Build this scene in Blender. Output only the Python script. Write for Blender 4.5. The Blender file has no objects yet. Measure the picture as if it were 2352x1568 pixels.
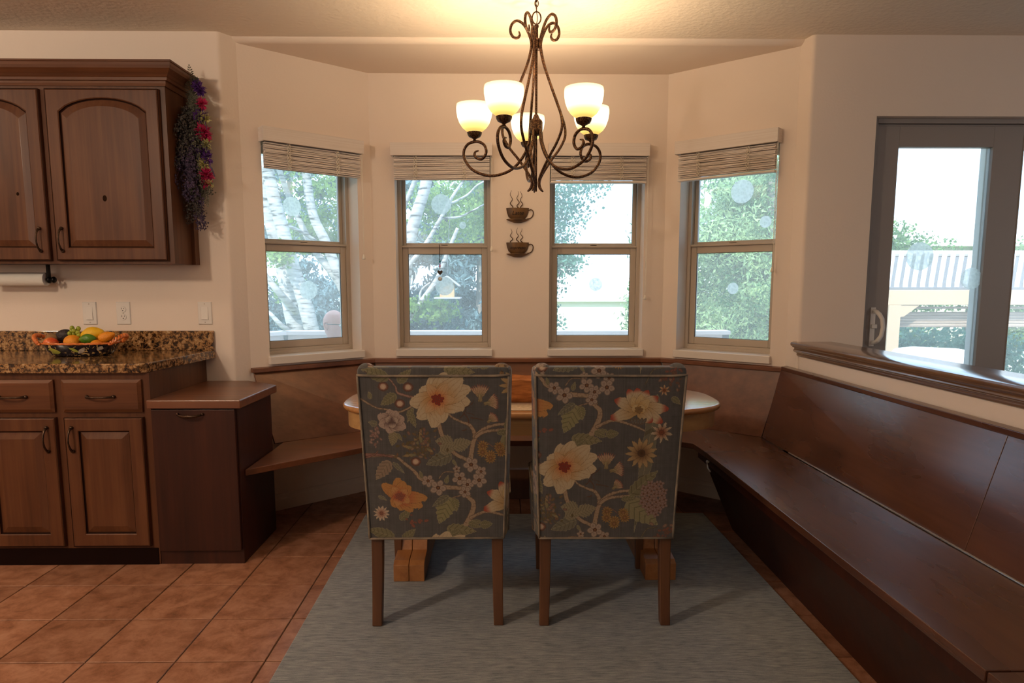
import bpy, math, random
import numpy as np
from mathutils import Matrix, Vector
random.seed(7)
rng = np.random.default_rng(7)
SC = bpy.context.scene
COL = SC.collection
PI = math.pi

# ---------------------------------------------------------------- camera, world, sun, exposure
cam_d = bpy.data.cameras.new('camera')
cam_d.sensor_width = 36.0
cam_d.lens = 24.41
cam_d.shift_y = 0.0285
cam_d.clip_start = 0.05
cam_d.clip_end = 200
cam = bpy.data.objects.new('camera', cam_d)
cam.location = (0, 0, 1.278)
cam.rotation_euler = (PI / 2 - 0.1247, 0, -0.0143)
COL.objects.link(cam)
SC.camera = cam

world = bpy.data.worlds.new('sky')
SC.world = world
world.use_nodes = True
wbg = world.node_tree.nodes['Background']
wbg.inputs['Color'].default_value = (0.48, 0.70, 0.98, 1)
wbg.inputs['Strength'].default_value = 2.3

sun_d = bpy.data.lights.new('sun', 'SUN')
sun_d.energy = 3.6
sun_d.angle = 0.01
sun_d.color = (1.0, 0.95, 0.86)
sun = bpy.data.objects.new('sun', sun_d)
sun.rotation_euler = (math.radians(38), math.radians(-22), 0)
COL.objects.link(sun)

def area(name, loc, rot, sx, sy, power, color):
    d = bpy.data.lights.new(name, 'AREA')
    d.shape = 'RECTANGLE'; d.size = sx; d.size_y = sy
    d.energy = power; d.color = color
    o = bpy.data.objects.new(name, d)
    o.location = loc; o.rotation_euler = rot
    COL.objects.link(o)
    return o
# soft fill panels added out of view, inside the rear and right walls
area('rear_fill', (-2.4, -3.3, 1.75), (PI / 2 + 0.18, 0, -0.12), 2.4, 1.2, 14, (1.0, 0.90, 0.78))
area('family_room_fill', (5.3, 1.0, 1.5), (PI / 2, 0, PI / 2), 2.0, 1.4, 9, (0.85, 0.92, 1.0))
# flush ceiling lamps of the kitchen, behind and to the left of the camera
for (x, y, p) in ((-2.5, 0.5, 46), (-3.6, 2.2, 12)):
    d = bpy.data.lights.new('kitchen_ceiling_light', 'POINT')
    d.energy = p; d.color = (1.0, 0.81, 0.61); d.shadow_soft_size = 0.10
    o = bpy.data.objects.new('kitchen_ceiling_light', d); o.location = (x, y, 2.38); COL.objects.link(o)

vs = SC.view_settings
vs.view_transform = 'Standard'
vs.look = 'None'
vs.exposure = 0.92
vs.gamma = 1.0
vs.use_curve_mapping = False
SC.cycles.max_bounces = 7
SC.cycles.diffuse_bounces = 4
SC.cycles.glossy_bounces = 3
SC.cycles.transmission_bounces = 4
SC.cycles.transparent_max_bounces = 12
SC.cycles.sample_clamp_indirect = 4.0
SC.cycles.caustics_reflective = False
SC.cycles.caustics_refractive = False

# ---------------------------------------------------------------- materials
def srgb(r, g, b):
    f = lambda c: c / 12.92 if c <= 0.04045 else ((c + 0.055) / 1.055) ** 2.4
    return (f(r / 255), f(g / 255), f(b / 255), 1)

class NT:
    def __init__(s, m):
        m.use_nodes = True
        s.t = m.node_tree; s.t.nodes.clear()
    def n(s, typ, **kw):
        nd = s.t.nodes.new(typ)
        for k, v in kw.items():
            if k.startswith('i_'):
                key = k[2:]
                key = int(key) if key.isdigit() else key.replace('_', ' ')
                nd.inputs[key].default_value = v
            else:
                setattr(nd, k, v)
        return nd
    def l(s, a, b):
        s.t.links.new(a, b)

def ramp(nt, stops):
    r = nt.n('ShaderNodeValToRGB')
    e = r.color_ramp.elements
    while len(e) > 1: e.remove(e[0])
    e[0].position, e[0].color = stops[0]
    for p, c in stops[1:]:
        k = e.new(p); k.color = c
    return r

MATS = {}
def mat(name, col, rough=0.5, metal=0.0, col2=None, scale=(8, 8, 8), detail=4, bump=0.0, bscale=60, spec=0.5,
        coat=0.0, stops=None, lo=0.35, hi=0.65, dist=0.0, sheen=0.0, bstretch=(1, 1, 1)):
    if name in MATS: return MATS[name]
    m = bpy.data.materials.new(name); nt = NT(m)
    out = nt.n('ShaderNodeOutputMaterial'); b = nt.n('ShaderNodeBsdfPrincipled')
    b.inputs['Base Color'].default_value = col
    b.inputs['Roughness'].default_value = rough
    b.inputs['Metallic'].default_value = metal
    b.inputs['Specular IOR Level'].default_value = spec
    b.inputs['Coat Weight'].default_value = coat
    b.inputs['Coat Roughness'].default_value = 0.15
    b.inputs['Sheen Weight'].default_value = sheen
    nt.l(b.outputs[0], out.inputs[0])
    tc = nt.n('ShaderNodeTexCoord')
    if col2 is not None or stops is not None:
        mp = nt.n('ShaderNodeMapping'); mp.inputs['Scale'].default_value = scale
        ns = nt.n('ShaderNodeTexNoise', i_Scale=1.0, i_Detail=detail, i_Roughness=0.6, i_Distortion=dist)
        nt.l(tc.outputs['Object'], mp.inputs[0]); nt.l(mp.outputs[0], ns.inputs['Vector'])
        r = ramp(nt, stops if stops else [(lo, col), (hi, col2)])
        nt.l(ns.outputs[0], r.inputs[0]); nt.l(r.outputs[0], b.inputs['Base Color'])
    if bump:
        mp2 = nt.n('ShaderNodeMapping'); mp2.inputs['Scale'].default_value = tuple(bscale * q for q in bstretch)
        n2 = nt.n('ShaderNodeTexNoise', i_Scale=1.0, i_Detail=3)
        bp = nt.n('ShaderNodeBump', i_Strength=bump, i_Distance=0.01)
        nt.l(tc.outputs['Object'], mp2.inputs[0]); nt.l(mp2.outputs[0], n2.inputs['Vector'])
        nt.l(n2.outputs[0], bp.inputs['Height']); nt.l(bp.outputs[0], b.inputs['Normal'])
    MATS[name] = m
    return m

def wood(name, dark, mid, light, grain='Z', rough=0.35, coat=0.25, s=1.0, spec=0.5):
    """stained wood: long noise along the grain axis plus blotchy stain"""
    if name in MATS: return MATS[name]
    m = bpy.data.materials.new(name); nt = NT(m)
    out = nt.n('ShaderNodeOutputMaterial'); b = nt.n('ShaderNodeBsdfPrincipled')
    nt.l(b.outputs[0], out.inputs[0])
    b.inputs['Coat Weight'].default_value = coat; b.inputs['Coat Roughness'].default_value = 0.18
    b.inputs['Specular IOR Level'].default_value = spec
    tc = nt.n('ShaderNodeTexCoord')
    sc = {'X': (1.2, 40, 40), 'Y': (40, 1.2, 40), 'Z': (40, 40, 1.2)}[grain]
    mp = nt.n('ShaderNodeMapping'); mp.inputs['Scale'].default_value = tuple(q * s for q in sc)
    n1 = nt.n('ShaderNodeTexNoise', i_Scale=1.0, i_Detail=5, i_Roughness=0.65, i_Distortion=0.12)
    sc2 = {'X': (1.2, 5, 5), 'Y': (5, 1.2, 5), 'Z': (5, 5, 1.2)}[grain]
    mp2 = nt.n('ShaderNodeMapping'); mp2.inputs['Scale'].default_value = sc2
    n2 = nt.n('ShaderNodeTexNoise', i_Scale=1.0, i_Detail=3, i_Roughness=0.6)
    nt.l(tc.outputs['Object'], mp.inputs[0]); nt.l(mp.outputs[0], n1.inputs['Vector'])
    nt.l(tc.outputs['Object'], mp2.inputs[0]); nt.l(mp2.outputs[0], n2.inputs['Vector'])
    r1 = ramp(nt, [(0.3, dark), (0.5, mid), (0.72, light)])
    mixv = nt.n('ShaderNodeMath', operation='MULTIPLY_ADD'); mixv.inputs[1].default_value = 0.45
    sub = nt.n('ShaderNodeMath', operation='MULTIPLY'); sub.inputs[1].default_value = 0.55
    nt.l(n2.outputs[0], sub.inputs[0]); nt.l(n1.outputs[0], mixv.inputs[0]); nt.l(sub.outputs[0], mixv.inputs[2])
    nt.l(mixv.outputs[0], r1.inputs[0]); nt.l(r1.outputs[0], b.inputs['Base Color'])
    rr = nt.n('ShaderNodeMapRange'); rr.inputs['To Min'].default_value = rough - 0.07; rr.inputs['To Max'].default_value = rough + 0.1
    nt.l(n2.outputs[0], rr.inputs[0]); nt.l(rr.outputs[0], b.inputs['Roughness'])
    bp = nt.n('ShaderNodeBump', i_Strength=0.03, i_Distance=0.003)
    nt.l(n1.outputs[0], bp.inputs['Height']); nt.l(bp.outputs[0], b.inputs['Normal'])
    MATS[name] = m
    return m

M = {}
M['wall'] = mat('wall_paint', srgb(236, 220, 206), 0.85, bump=0.06, bscale=90, spec=0.2)
M['ceiling'] = mat('ceiling_paint', srgb(242, 228, 212), 0.9, bump=0.45, bscale=38, spec=0.15)
M['trim_white'] = mat('white_trim_paint', srgb(232, 222, 212), 0.5)
M['vinyl'] = mat('tan_vinyl', srgb(186, 172, 156), 0.42)
M['door_vinyl'] = mat('taupe_vinyl', srgb(150, 141, 136), 0.45)
M['door_light'] = mat('pale_vinyl', srgb(205, 205, 198), 0.45)
M['gasket'] = mat('dark_gasket', srgb(60, 62, 66), 0.6)
M['cab'] = wood('cabinet_wood', srgb(60, 33, 18), srgb(90, 53, 31), srgb(112, 71, 43), 'Z', 0.42, 0.06, 1.0, 0.3)
M['cab_x'] = wood('cabinet_wood_rail', srgb(66, 36, 20), srgb(98, 58, 34), srgb(122, 78, 48), 'X', 0.42, 0.06, 1.0, 0.3)
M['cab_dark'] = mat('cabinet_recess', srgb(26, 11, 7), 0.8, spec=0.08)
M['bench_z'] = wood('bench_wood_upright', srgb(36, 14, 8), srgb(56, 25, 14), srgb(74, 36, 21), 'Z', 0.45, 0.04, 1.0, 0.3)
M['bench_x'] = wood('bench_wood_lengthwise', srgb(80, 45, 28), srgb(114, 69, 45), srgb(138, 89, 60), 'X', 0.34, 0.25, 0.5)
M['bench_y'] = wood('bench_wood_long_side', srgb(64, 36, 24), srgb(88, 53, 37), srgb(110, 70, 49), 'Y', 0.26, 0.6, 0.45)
M['oak'] = wood('honey_oak', srgb(160, 122, 76), srgb(190, 150, 100), srgb(208, 170, 118), 'X', 0.3, 0.4)
M['oak_z'] = wood('honey_oak_post', srgb(120, 74, 38), srgb(160, 104, 58), srgb(184, 128, 76), 'Y', 0.4, 0.2)
M['leg'] = wood('walnut_leg', srgb(66, 38, 20), srgb(92, 56, 31), srgb(112, 72, 43), 'Z', 0.45, 0.1)
M['bronze'] = mat('aged_bronze', srgb(92, 72, 58), 0.35, 0.9, col2=srgb(60, 44, 34), scale=(90, 90, 90))
M['black_metal'] = mat('black_metal', srgb(24, 20, 18), 0.4, 0.6)
M['grout'] = mat('grout', srgb(96, 66, 46), 0.95)
M['granite_dummy'] = None
M['white_plastic'] = mat('white_plastic', srgb(228, 220, 212), 0.35)
M['slot'] = mat('dark_slot', srgb(40, 34, 30), 0.7)
M['paper'] = mat('paper', srgb(238, 234, 226), 0.9, bump=0.05, bscale=200)
M['blind'] = mat('woven_wood_slat', srgb(232, 222, 214), 0.8, col2=srgb(208, 196, 186), scale=(3, 200, 260), detail=2)
M['valance'] = mat('valance_board', srgb(232, 222, 214), 0.7, col2=srgb(224, 212, 202), scale=(2, 30, 160), detail=2)
M['cord'] = mat('white_cord', srgb(236, 226, 210), 0.8)

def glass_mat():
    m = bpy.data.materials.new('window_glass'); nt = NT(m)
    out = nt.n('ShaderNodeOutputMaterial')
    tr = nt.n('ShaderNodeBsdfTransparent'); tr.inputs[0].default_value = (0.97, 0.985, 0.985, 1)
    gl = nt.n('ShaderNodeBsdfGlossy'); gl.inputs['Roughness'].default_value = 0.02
    df = nt.n('ShaderNodeBsdfTranslucent'); df.inputs[0].default_value = (1.0, 0.96, 0.86, 1)   # outdoor glare mixed into the pane as a pale haze
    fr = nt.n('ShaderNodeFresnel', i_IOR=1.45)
    m1 = nt.n('ShaderNodeMixShader'); m2 = nt.n('ShaderNodeMixShader'); m2.inputs[0].default_value = HAZE
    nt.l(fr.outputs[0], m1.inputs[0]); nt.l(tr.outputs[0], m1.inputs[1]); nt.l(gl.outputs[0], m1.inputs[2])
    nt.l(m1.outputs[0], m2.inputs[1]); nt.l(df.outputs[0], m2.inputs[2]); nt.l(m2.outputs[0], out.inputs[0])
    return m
HAZE = 0.16
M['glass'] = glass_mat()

def granite():
    m = bpy.data.materials.new('granite'); nt = NT(m)
    out = nt.n('ShaderNodeOutputMaterial'); b = nt.n('ShaderNodeBsdfPrincipled', i_Roughness=0.12)
    b.inputs['Coat Weight'].default_value = 0.3
    nt.l(b.outputs[0], out.inputs[0])
    tc = nt.n('ShaderNodeTexCoord')
    n1 = nt.n('ShaderNodeTexNoise', i_Scale=48.0, i_Detail=7, i_Roughness=0.78, i_Distortion=0.4)
    n2 = nt.n('ShaderNodeTexVoronoi', i_Scale=62.0)
    n3 = nt.n('ShaderNodeTexNoise', i_Scale=11.0, i_Detail=3)
    for n in (n1, n2, n3): nt.l(tc.outputs['Object'], n.inputs['Vector'])
    r1 = ramp(nt, [(0.42, srgb(24, 17, 15)), (0.46, srgb(70, 46, 30)), (0.50, srgb(138, 98, 58)), (0.56, srgb(168, 128, 82)), (0.66, srgb(192, 164, 130))])
    r2 = ramp(nt, [(0.0, srgb(196, 164, 126)), (0.35, srgb(150, 112, 72)), (0.7, srgb(60, 42, 30))])
    mx = nt.n('ShaderNodeMix', data_type='RGBA')
    mr = nt.n('ShaderNodeMapRange'); mr.inputs['From Min'].default_value = 0.56; mr.inputs['From Max'].default_value = 0.62
    nt.l(n1.outputs[0], r1.inputs[0]); nt.l(n2.outputs['Distance'], r2.inputs[0]); nt.l(n3.outputs[0], mr.inputs[0])
    nt.l(mr.outputs[0], mx.inputs[0]); nt.l(r1.outputs[0], mx.inputs[6]); nt.l(r2.outputs[0], mx.inputs[7])
    nt.l(mx.outputs[2], b.inputs['Base Color'])
    return m
M['granite'] = granite()

def tile_mat():
    m = bpy.data.materials.new('terracotta_tile'); nt = NT(m)
    out = nt.n('ShaderNodeOutputMaterial'); b = nt.n('ShaderNodeBsdfPrincipled', i_Roughness=0.42)
    nt.l(b.outputs[0], out.inputs[0])
    g = nt.n('ShaderNodeNewGeometry'); oi = nt.n('ShaderNodeObjectInfo')
    n1 = nt.n('ShaderNodeTexNoise', i_Scale=13.0, i_Detail=8, i_Roughness=0.72, i_Distortion=0.35)
    n2 = nt.n('ShaderNodeTexNoise', i_Scale=2.4, i_Detail=2)
    nt.l(g.outputs['Position'], n1.inputs['Vector']); nt.l(g.outputs['Position'], n2.inputs['Vector'])
    r = ramp(nt, [(0.30, srgb(112, 72, 50)), (0.43, srgb(146, 98, 72)), (0.55, srgb(166, 118, 92)), (0.72, srgb(182, 138, 112))])
    nt.l(n1.outputs[0], r.inputs[0])
    hsv = nt.n('ShaderNodeHueSaturation')
    mr = nt.n('ShaderNodeMapRange'); mr.inputs['To Min'].default_value = 0.88; mr.inputs['To Max'].default_value = 1.1
    nt.l(oi.outputs['Random'], mr.inputs[0]); nt.l(mr.outputs[0], hsv.inputs['Value']); nt.l(r.outputs[0], hsv.inputs['Color'])
    nt.l(hsv.outputs[0], b.inputs['Base Color'])
    bp = nt.n('ShaderNodeBump', i_Strength=0.15, i_Distance=0.004)
    nt.l(n1.outputs[0], bp.inputs['Height']); nt.l(bp.outputs[0], b.inputs['Normal'])
    return m
M['tile'] = tile_mat()

def rug_mat():
    m = bpy.data.materials.new('rug_pile'); nt = NT(m)
    out = nt.n('ShaderNodeOutputMaterial'); b = nt.n('ShaderNodeBsdfPrincipled', i_Roughness=0.95)
    b.inputs['Specular IOR Level'].default_value = 0.1; b.inputs['Sheen Weight'].default_value = 0.25
    nt.l(b.outputs[0], out.inputs[0])
    tc = nt.n('ShaderNodeTexCoord')
    # scrolled motifs: distorted rings, and fine yarn rows across the rug
    vo = nt.n('ShaderNodeTexVoronoi', i_Scale=4.2); vo.inputs['Randomness'].default_value = 0.6
    nd = nt.n('ShaderNodeTexNoise', i_Scale=5.0, i_Detail=2)
    add = nt.n('ShaderNodeMix', data_type='RGBA'); add.inputs[0].default_value = 0.12
    nt.l(tc.outputs['Object'], nd.inputs['Vector']); nt.l(tc.outputs['Object'], add.inputs[6]); nt.l(nd.outputs['Color'], add.inputs[7])
    nt.l(add.outputs[2], vo.inputs['Vector'])
    sn = nt.n('ShaderNodeMath', operation='SINE'); ml = nt.n('ShaderNodeMath', operation='MULTIPLY'); ml.inputs[1].default_value = 26
    nt.l(vo.outputs['Distance'], ml.inputs[0]); nt.l(ml.outputs[0], sn.inputs[0])
    mp = nt.n('ShaderNodeMapping'); mp.inputs['Scale'].default_value = (18, 160, 18)
    n2 = nt.n('ShaderNodeTexNoise', i_Scale=1.0, i_Detail=3, i_Roughness=0.7)
    nt.l(tc.outputs['Object'], mp.inputs[0]); nt.l(mp.outputs[0], n2.inputs['Vector'])
    n3 = nt.n('ShaderNodeTexNoise', i_Scale=260.0, i_Detail=2); nt.l(tc.outputs['Object'], n3.inputs['Vector'])
    a = nt.n('ShaderNodeMath', operation='MULTIPLY_ADD'); a.inputs[1].default_value = 0.022
    nt.l(sn.outputs[0], a.inputs[0]); nt.l(n2.outputs[0], a.inputs[2])
    a2 = nt.n('ShaderNodeMath', operation='MULTIPLY_ADD'); a2.inputs[1].default_value = 0.25
    nt.l(n3.outputs[0], a2.inputs[0]); nt.l(a.outputs[0], a2.inputs[2])
    r = ramp(nt, [(0.40, srgb(98, 104, 110)), (0.62, srgb(136, 140, 144)), (0.85, srgb(164, 166, 166))])
    nt.l(a2.outputs[0], r.inputs[0]); nt.l(r.outputs[0], b.inputs['Base Color'])
    bp = nt.n('ShaderNodeBump', i_Strength=0.5, i_Distance=0.004)
    nt.l(a2.outputs[0], bp.inputs['Height']); nt.l(bp.outputs[0], b.inputs['Normal'])
    return m
M['rug'] = rug_mat()

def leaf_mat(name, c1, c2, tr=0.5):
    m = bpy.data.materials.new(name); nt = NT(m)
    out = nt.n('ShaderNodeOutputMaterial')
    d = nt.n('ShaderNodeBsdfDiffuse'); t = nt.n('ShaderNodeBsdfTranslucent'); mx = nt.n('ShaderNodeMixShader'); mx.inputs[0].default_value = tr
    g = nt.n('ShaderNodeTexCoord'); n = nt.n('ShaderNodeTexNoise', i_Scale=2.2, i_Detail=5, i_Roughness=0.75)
    r = ramp(nt, [(0.44, c1), (0.57, c2)])  # noise paints sunlit and shaded clusters into the leaf colour
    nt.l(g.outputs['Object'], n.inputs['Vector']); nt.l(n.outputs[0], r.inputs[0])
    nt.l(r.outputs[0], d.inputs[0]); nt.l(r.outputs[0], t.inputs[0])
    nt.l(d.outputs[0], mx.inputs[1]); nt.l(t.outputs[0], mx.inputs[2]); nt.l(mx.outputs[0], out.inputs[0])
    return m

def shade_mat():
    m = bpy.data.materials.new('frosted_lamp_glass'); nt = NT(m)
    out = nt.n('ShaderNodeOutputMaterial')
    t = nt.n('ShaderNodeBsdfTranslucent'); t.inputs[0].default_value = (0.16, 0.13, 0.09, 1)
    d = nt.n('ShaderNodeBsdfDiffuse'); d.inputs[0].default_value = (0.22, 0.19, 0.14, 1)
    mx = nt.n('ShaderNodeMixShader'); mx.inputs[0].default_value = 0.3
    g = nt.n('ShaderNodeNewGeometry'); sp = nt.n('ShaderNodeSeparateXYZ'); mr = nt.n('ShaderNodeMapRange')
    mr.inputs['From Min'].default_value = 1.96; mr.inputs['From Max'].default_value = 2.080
    # bulb glow painted by height: dim orange foot, bright middle, fainter rim
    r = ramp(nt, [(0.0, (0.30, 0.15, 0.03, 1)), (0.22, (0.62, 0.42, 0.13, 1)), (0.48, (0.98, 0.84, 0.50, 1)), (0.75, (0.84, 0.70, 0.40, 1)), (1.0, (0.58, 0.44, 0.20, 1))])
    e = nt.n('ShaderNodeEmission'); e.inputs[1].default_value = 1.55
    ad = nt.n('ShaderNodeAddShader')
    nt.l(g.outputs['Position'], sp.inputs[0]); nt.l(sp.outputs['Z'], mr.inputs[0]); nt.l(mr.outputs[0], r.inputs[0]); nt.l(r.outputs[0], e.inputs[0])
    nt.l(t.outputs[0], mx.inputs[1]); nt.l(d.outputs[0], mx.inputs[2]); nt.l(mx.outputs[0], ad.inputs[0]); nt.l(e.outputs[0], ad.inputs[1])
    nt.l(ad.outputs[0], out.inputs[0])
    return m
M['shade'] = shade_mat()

# ---------------------------------------------------------------- mesh helpers
def tag(o, label=None, cat=None, group=None, kind=None):
    if label: o['label'] = label
    if cat: o['category'] = cat
    if group: o['group'] = group
    if kind: o['kind'] = kind
    return o

WM = {}
def empty(name, loc=(0, 0, 0), rz=0.0, parent=None):
    o = bpy.data.objects.new(name, None)
    o.empty_display_size = 0.05
    o.location = loc; o.rotation_euler = (0, 0, rz)
    COL.objects.link(o)
    if parent is not None: o.parent = parent
    m = Matrix.Translation(loc) @ Matrix.Rotation(rz, 4, 'Z')
    WM[o] = (WM[parent] @ m) if parent is not None else m
    return o

def thing(name, label, cat, loc=(0, 0, 0), rz=0.0, group=None):
    return tag(empty(name, loc, rz), label, cat, group)

class MB:
    def __init__(s):
        s.v = []; s.f = []; s.uv = None
    def add(s, vs_, fs):
        o = len(s.v); s.v += [tuple(p) for p in vs_]; s.f += [tuple(i + o for i in f) for f in fs]
        return s
    def box(s, x0, x1, y0, y1, z0, z1, mtx=None):
        P = [(x0, y0, z0), (x1, y0, z0), (x1, y1, z0), (x0, y1, z0), (x0, y0, z1), (x1, y0, z1), (x1, y1, z1), (x0, y1, z1)]
        if mtx is not None: P = [tuple(mtx @ Vector(p)) for p in P]
        return s.add(P, [(3, 2, 1, 0), (4, 5, 6, 7), (0, 1, 5, 4), (1, 2, 6, 5), (2, 3, 7, 6), (3, 0, 4, 7)])
    def prism(s, poly, z0, z1, mtx=None):
        n = len(poly)
        P = [(x, y, z0) for x, y in poly] + [(x, y, z1) for x, y in poly]
        if mtx is not None: P = [tuple(mtx @ Vector(p)) for p in P]
        F = [tuple(range(n - 1, -1, -1)), tuple(range(n, 2 * n))] + [(i, (i + 1) % n, n + (i + 1) % n, n + i) for i in range(n)]
        return s.add(P, F)
    def loft(s, rings, closed=True, caps=True):
        n = len(rings[0]); o = []
        P = [p for r in rings for p in r]; F = []
        for k in range(len(rings) - 1):
            for i in range(n if closed else n - 1):
                j = (i + 1) % n
                F.append((k * n + i, k * n + j, (k + 1) * n + j, (k + 1) * n + i))
        if caps:
            F.append(tuple(range(n - 1, -1, -1))); F.append(tuple((len(rings) - 1) * n + i for i in range(n)))
        return s.add(P, F)
    def lathe(s, prof, c=(0, 0, 0), n=24, axis='Z', cap0=True, cap1=True, sx=1.0, sy=1.0):
        rings = []
        for r, h in prof:
            ring = []
            for k in range(n):
                a = 2 * PI * k / n; x, y = r * math.cos(a) * sx, r * math.sin(a) * sy
                p = {'Z': (x, y, h), 'Y': (y, h, x), 'X': (h, x, y)}[axis]
                ring.append((p[0] + c[0], p[1] + c[1], p[2] + c[2]))
            rings.append(ring)
        n_ = n; P = [p for r in rings for p in r]; F = []
        for k in range(len(rings) - 1):
            for i in range(n_):
                j = (i + 1) % n_
                F.append((k * n_ + i, k * n_ + j, (k + 1) * n_ + j, (k + 1) * n_ + i))
        if cap0: F.append(tuple(range(n_ - 1, -1, -1)))
        if cap1: F.append(tuple((len(rings) - 1) * n_ + i for i in range(n_)))
        return s.add(P, F)
    def tube(s, pts, r, n=10, caps=True, flat=1.0):
        pts = [Vector(p) for p in pts]; m = len(pts)
        rs = r if isinstance(r, (list, tuple)) else [r] * m
        rings = []; up = None
        for i, p in enumerate(pts):
            t = (pts[min(i + 1, m - 1)] - pts[max(i - 1, 0)]).normalized()
            if up is None:
                up = Vector((0, 0, 1)) if abs(t.z) < 0.9 else Vector((1, 0, 0))
            u = (up - t * up.dot(t))
            u = u.normalized() if u.length > 1e-6 else t.orthogonal().normalized()
            w = t.cross(u); up = u
            rings.append([tuple(p + (u * math.cos(2 * PI * k / n) + w * math.sin(2 * PI * k / n) * flat) * rs[i]) for k in range(n)])
        return s.loft(rings, True, caps)
    def ball(s, c, r, nu=16, nv=10, sx=1, sy=1, sz=1, fn=None):
        prof = [(0.0001 if i in (0, nv) else math.sin(PI * i / nv), -math.cos(PI * i / nv)) for i in range(nv + 1)]
        o = len(s.v)
        s.lathe([(a * r, b * r) for a, b in prof], (0, 0, 0), nu)
        for k in range(o, len(s.v)):
            x, y, z = s.v[k]
            if fn: x, y, z = fn(x, y, z)
            s.v[k] = (x * sx + c[0], y * sy + c[1], z * sz + c[2])
        return s
    def sweep(s, prof, path, closed=False):
        """sweep a profile [(out, z)] along a plan path [(x, y)]; 'out' is to the right of travel; mitred corners"""
        rings = []
        m = len(path)
        for i in range(m):
            a = Vector(path[i - 1]) if i else None; b = Vector(path[i]); c = Vector(path[i + 1]) if i < m - 1 else None
            d1 = (b - a).normalized() if a is not None else (c - b).normalized()
            d2 = (c - b).normalized() if c is not None else d1
            n1 = Vector((d1.y, -d1.x)); n2 = Vector((d2.y, -d2.x))
            nn = (n1 + n2).normalized(); k = 1.0 / max(0.3, nn.dot(n1))
            rings.append([(b.x + nn.x * k * o_, b.y + nn.y * k * o_, z_) for o_, z_ in prof])
        return s.loft(rings, True, True)
    def build(s, name, m, parent=None, bevel=0.0, smooth=False, seg=2, uv=None, fix=True):
        me = bpy.data.meshes.new(name)
        V = s.v
        if parent is not None and parent in WM:
            inv = WM[parent].inverted()
            V = [tuple(inv @ Vector(p)) for p in V]
        me.from_pydata(V, [], s.f)
        me.validate()
        if fix:
            import bmesh
            bm = bmesh.new(); bm.from_mesh(me)
            bmesh.ops.recalc_face_normals(bm, faces=bm.faces); bm.to_mesh(me); bm.free()
        me.update()
        if m is not None: me.materials.append(m)
        o = bpy.data.objects.new(name, me)
        COL.objects.link(o)
        if parent is not None:
            o.parent = parent
            WM[o] = WM.get(parent, Matrix())
        else:
            WM[o] = Matrix()
        if bevel:
            bv = o.modifiers.new('bevel', 'BEVEL'); bv.width = bevel; bv.segments = seg; bv.limit_method = 'ANGLE'
            bv.angle_limit = math.radians(40)
        if smooth:
            for p in me.polygons: p.use_smooth = True
            if smooth == 'auto' or bevel:
                try:
                    me.set_sharp_from_angle(angle=math.radians(38))
                except Exception: pass
        return o

def box(name, x0, x1, y0, y1, z0, z1, m, parent=None, bevel=0.0, mtx=None):
    return MB().box(x0, x1, y0, y1, z0, z1, mtx).build(name, m, parent, bevel)

def dup(root, loc, rz=0.0, label=None):
    r = root.copy(); COL.objects.link(r); r.location = loc; r.rotation_euler = (0, 0, rz)
    if label: r['label'] = label
    def rec(a, b):
        for ch in list(a.children):
            c = ch.copy(); COL.objects.link(c); c.parent = b; rec(ch, c)
    rec(root, r)
    return r

def arc(cx, cy, r, a0, a1, n):
    return [(cx + r * math.cos(a0 + (a1 - a0) * i / n), cy + r * math.sin(a0 + (a1 - a0) * i / n)) for i in range(n + 1)]

# ---------------------------------------------------------------- room shell
YK, YB, YR = 3.68, 4.28, 3.68
A1 = (-1.366, 3.77); B1 = (-0.786, YB); B2 = (0.989, YB); A2 = (1.560, 3.78)
TW = 0.205
ZC = 2.53

def frame_of(A, B):
    d = (Vector(B) - Vector(A)); L = d.length; d.normalize()
    m = Matrix(((d.x, -d.y, 0, A[0]), (d.y, d.x, 0, A[1]), (0, 0, 1, 0), (0, 0, 0, 1)))
    return m, L, math.atan2(d.y, d.x)

def wall(name, A, B, holes=(), z1=ZC + 0.02, m=None, extra=None, thick=TW):
    mt, L, ang = frame_of(A, B)
    mb = MB()
    s = 0.0
    for (a, b, z0, zt) in sorted(holes):
        mb.box(s, a, 0, thick, 0, z1, mt)
        if z0 > 0: mb.box(a, b, 0, thick, 0, z0, mt)
        mb.box(a, b, 0, thick, zt, z1, mt)
        s = b
    mb.box(s, L, 0, thick, 0, z1, mt)
    if extra: extra(mb)
    return tag(mb.build(name, m or M['wall']), kind='structure')

WZ0, WZ1, WW = 0.874, 2.06, 0.575
m1, L1, a1 = frame_of(A1, B1); m2, L2, a2 = frame_of(B1, B2); m3, L3, a3 = frame_of(B2, A2)
C1, C2a, C2b, C3 = 0.395, 0.430, 1.362, 0.385     # window centres along their walls
hw = WW / 2
wall('wall_bay_left', A1, B1, [(C1 - hw, C1 + hw, WZ0, WZ1)])
wall('wall_bay_back', B1, B2, [(C2a - hw, C2a + hw, WZ0, WZ1), (C2b - hw, C2b + hw, WZ0, WZ1)])
wall('wall_bay_right', B2, A2, [(C3 - hw, C3 + hw, WZ0, WZ1)])
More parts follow.
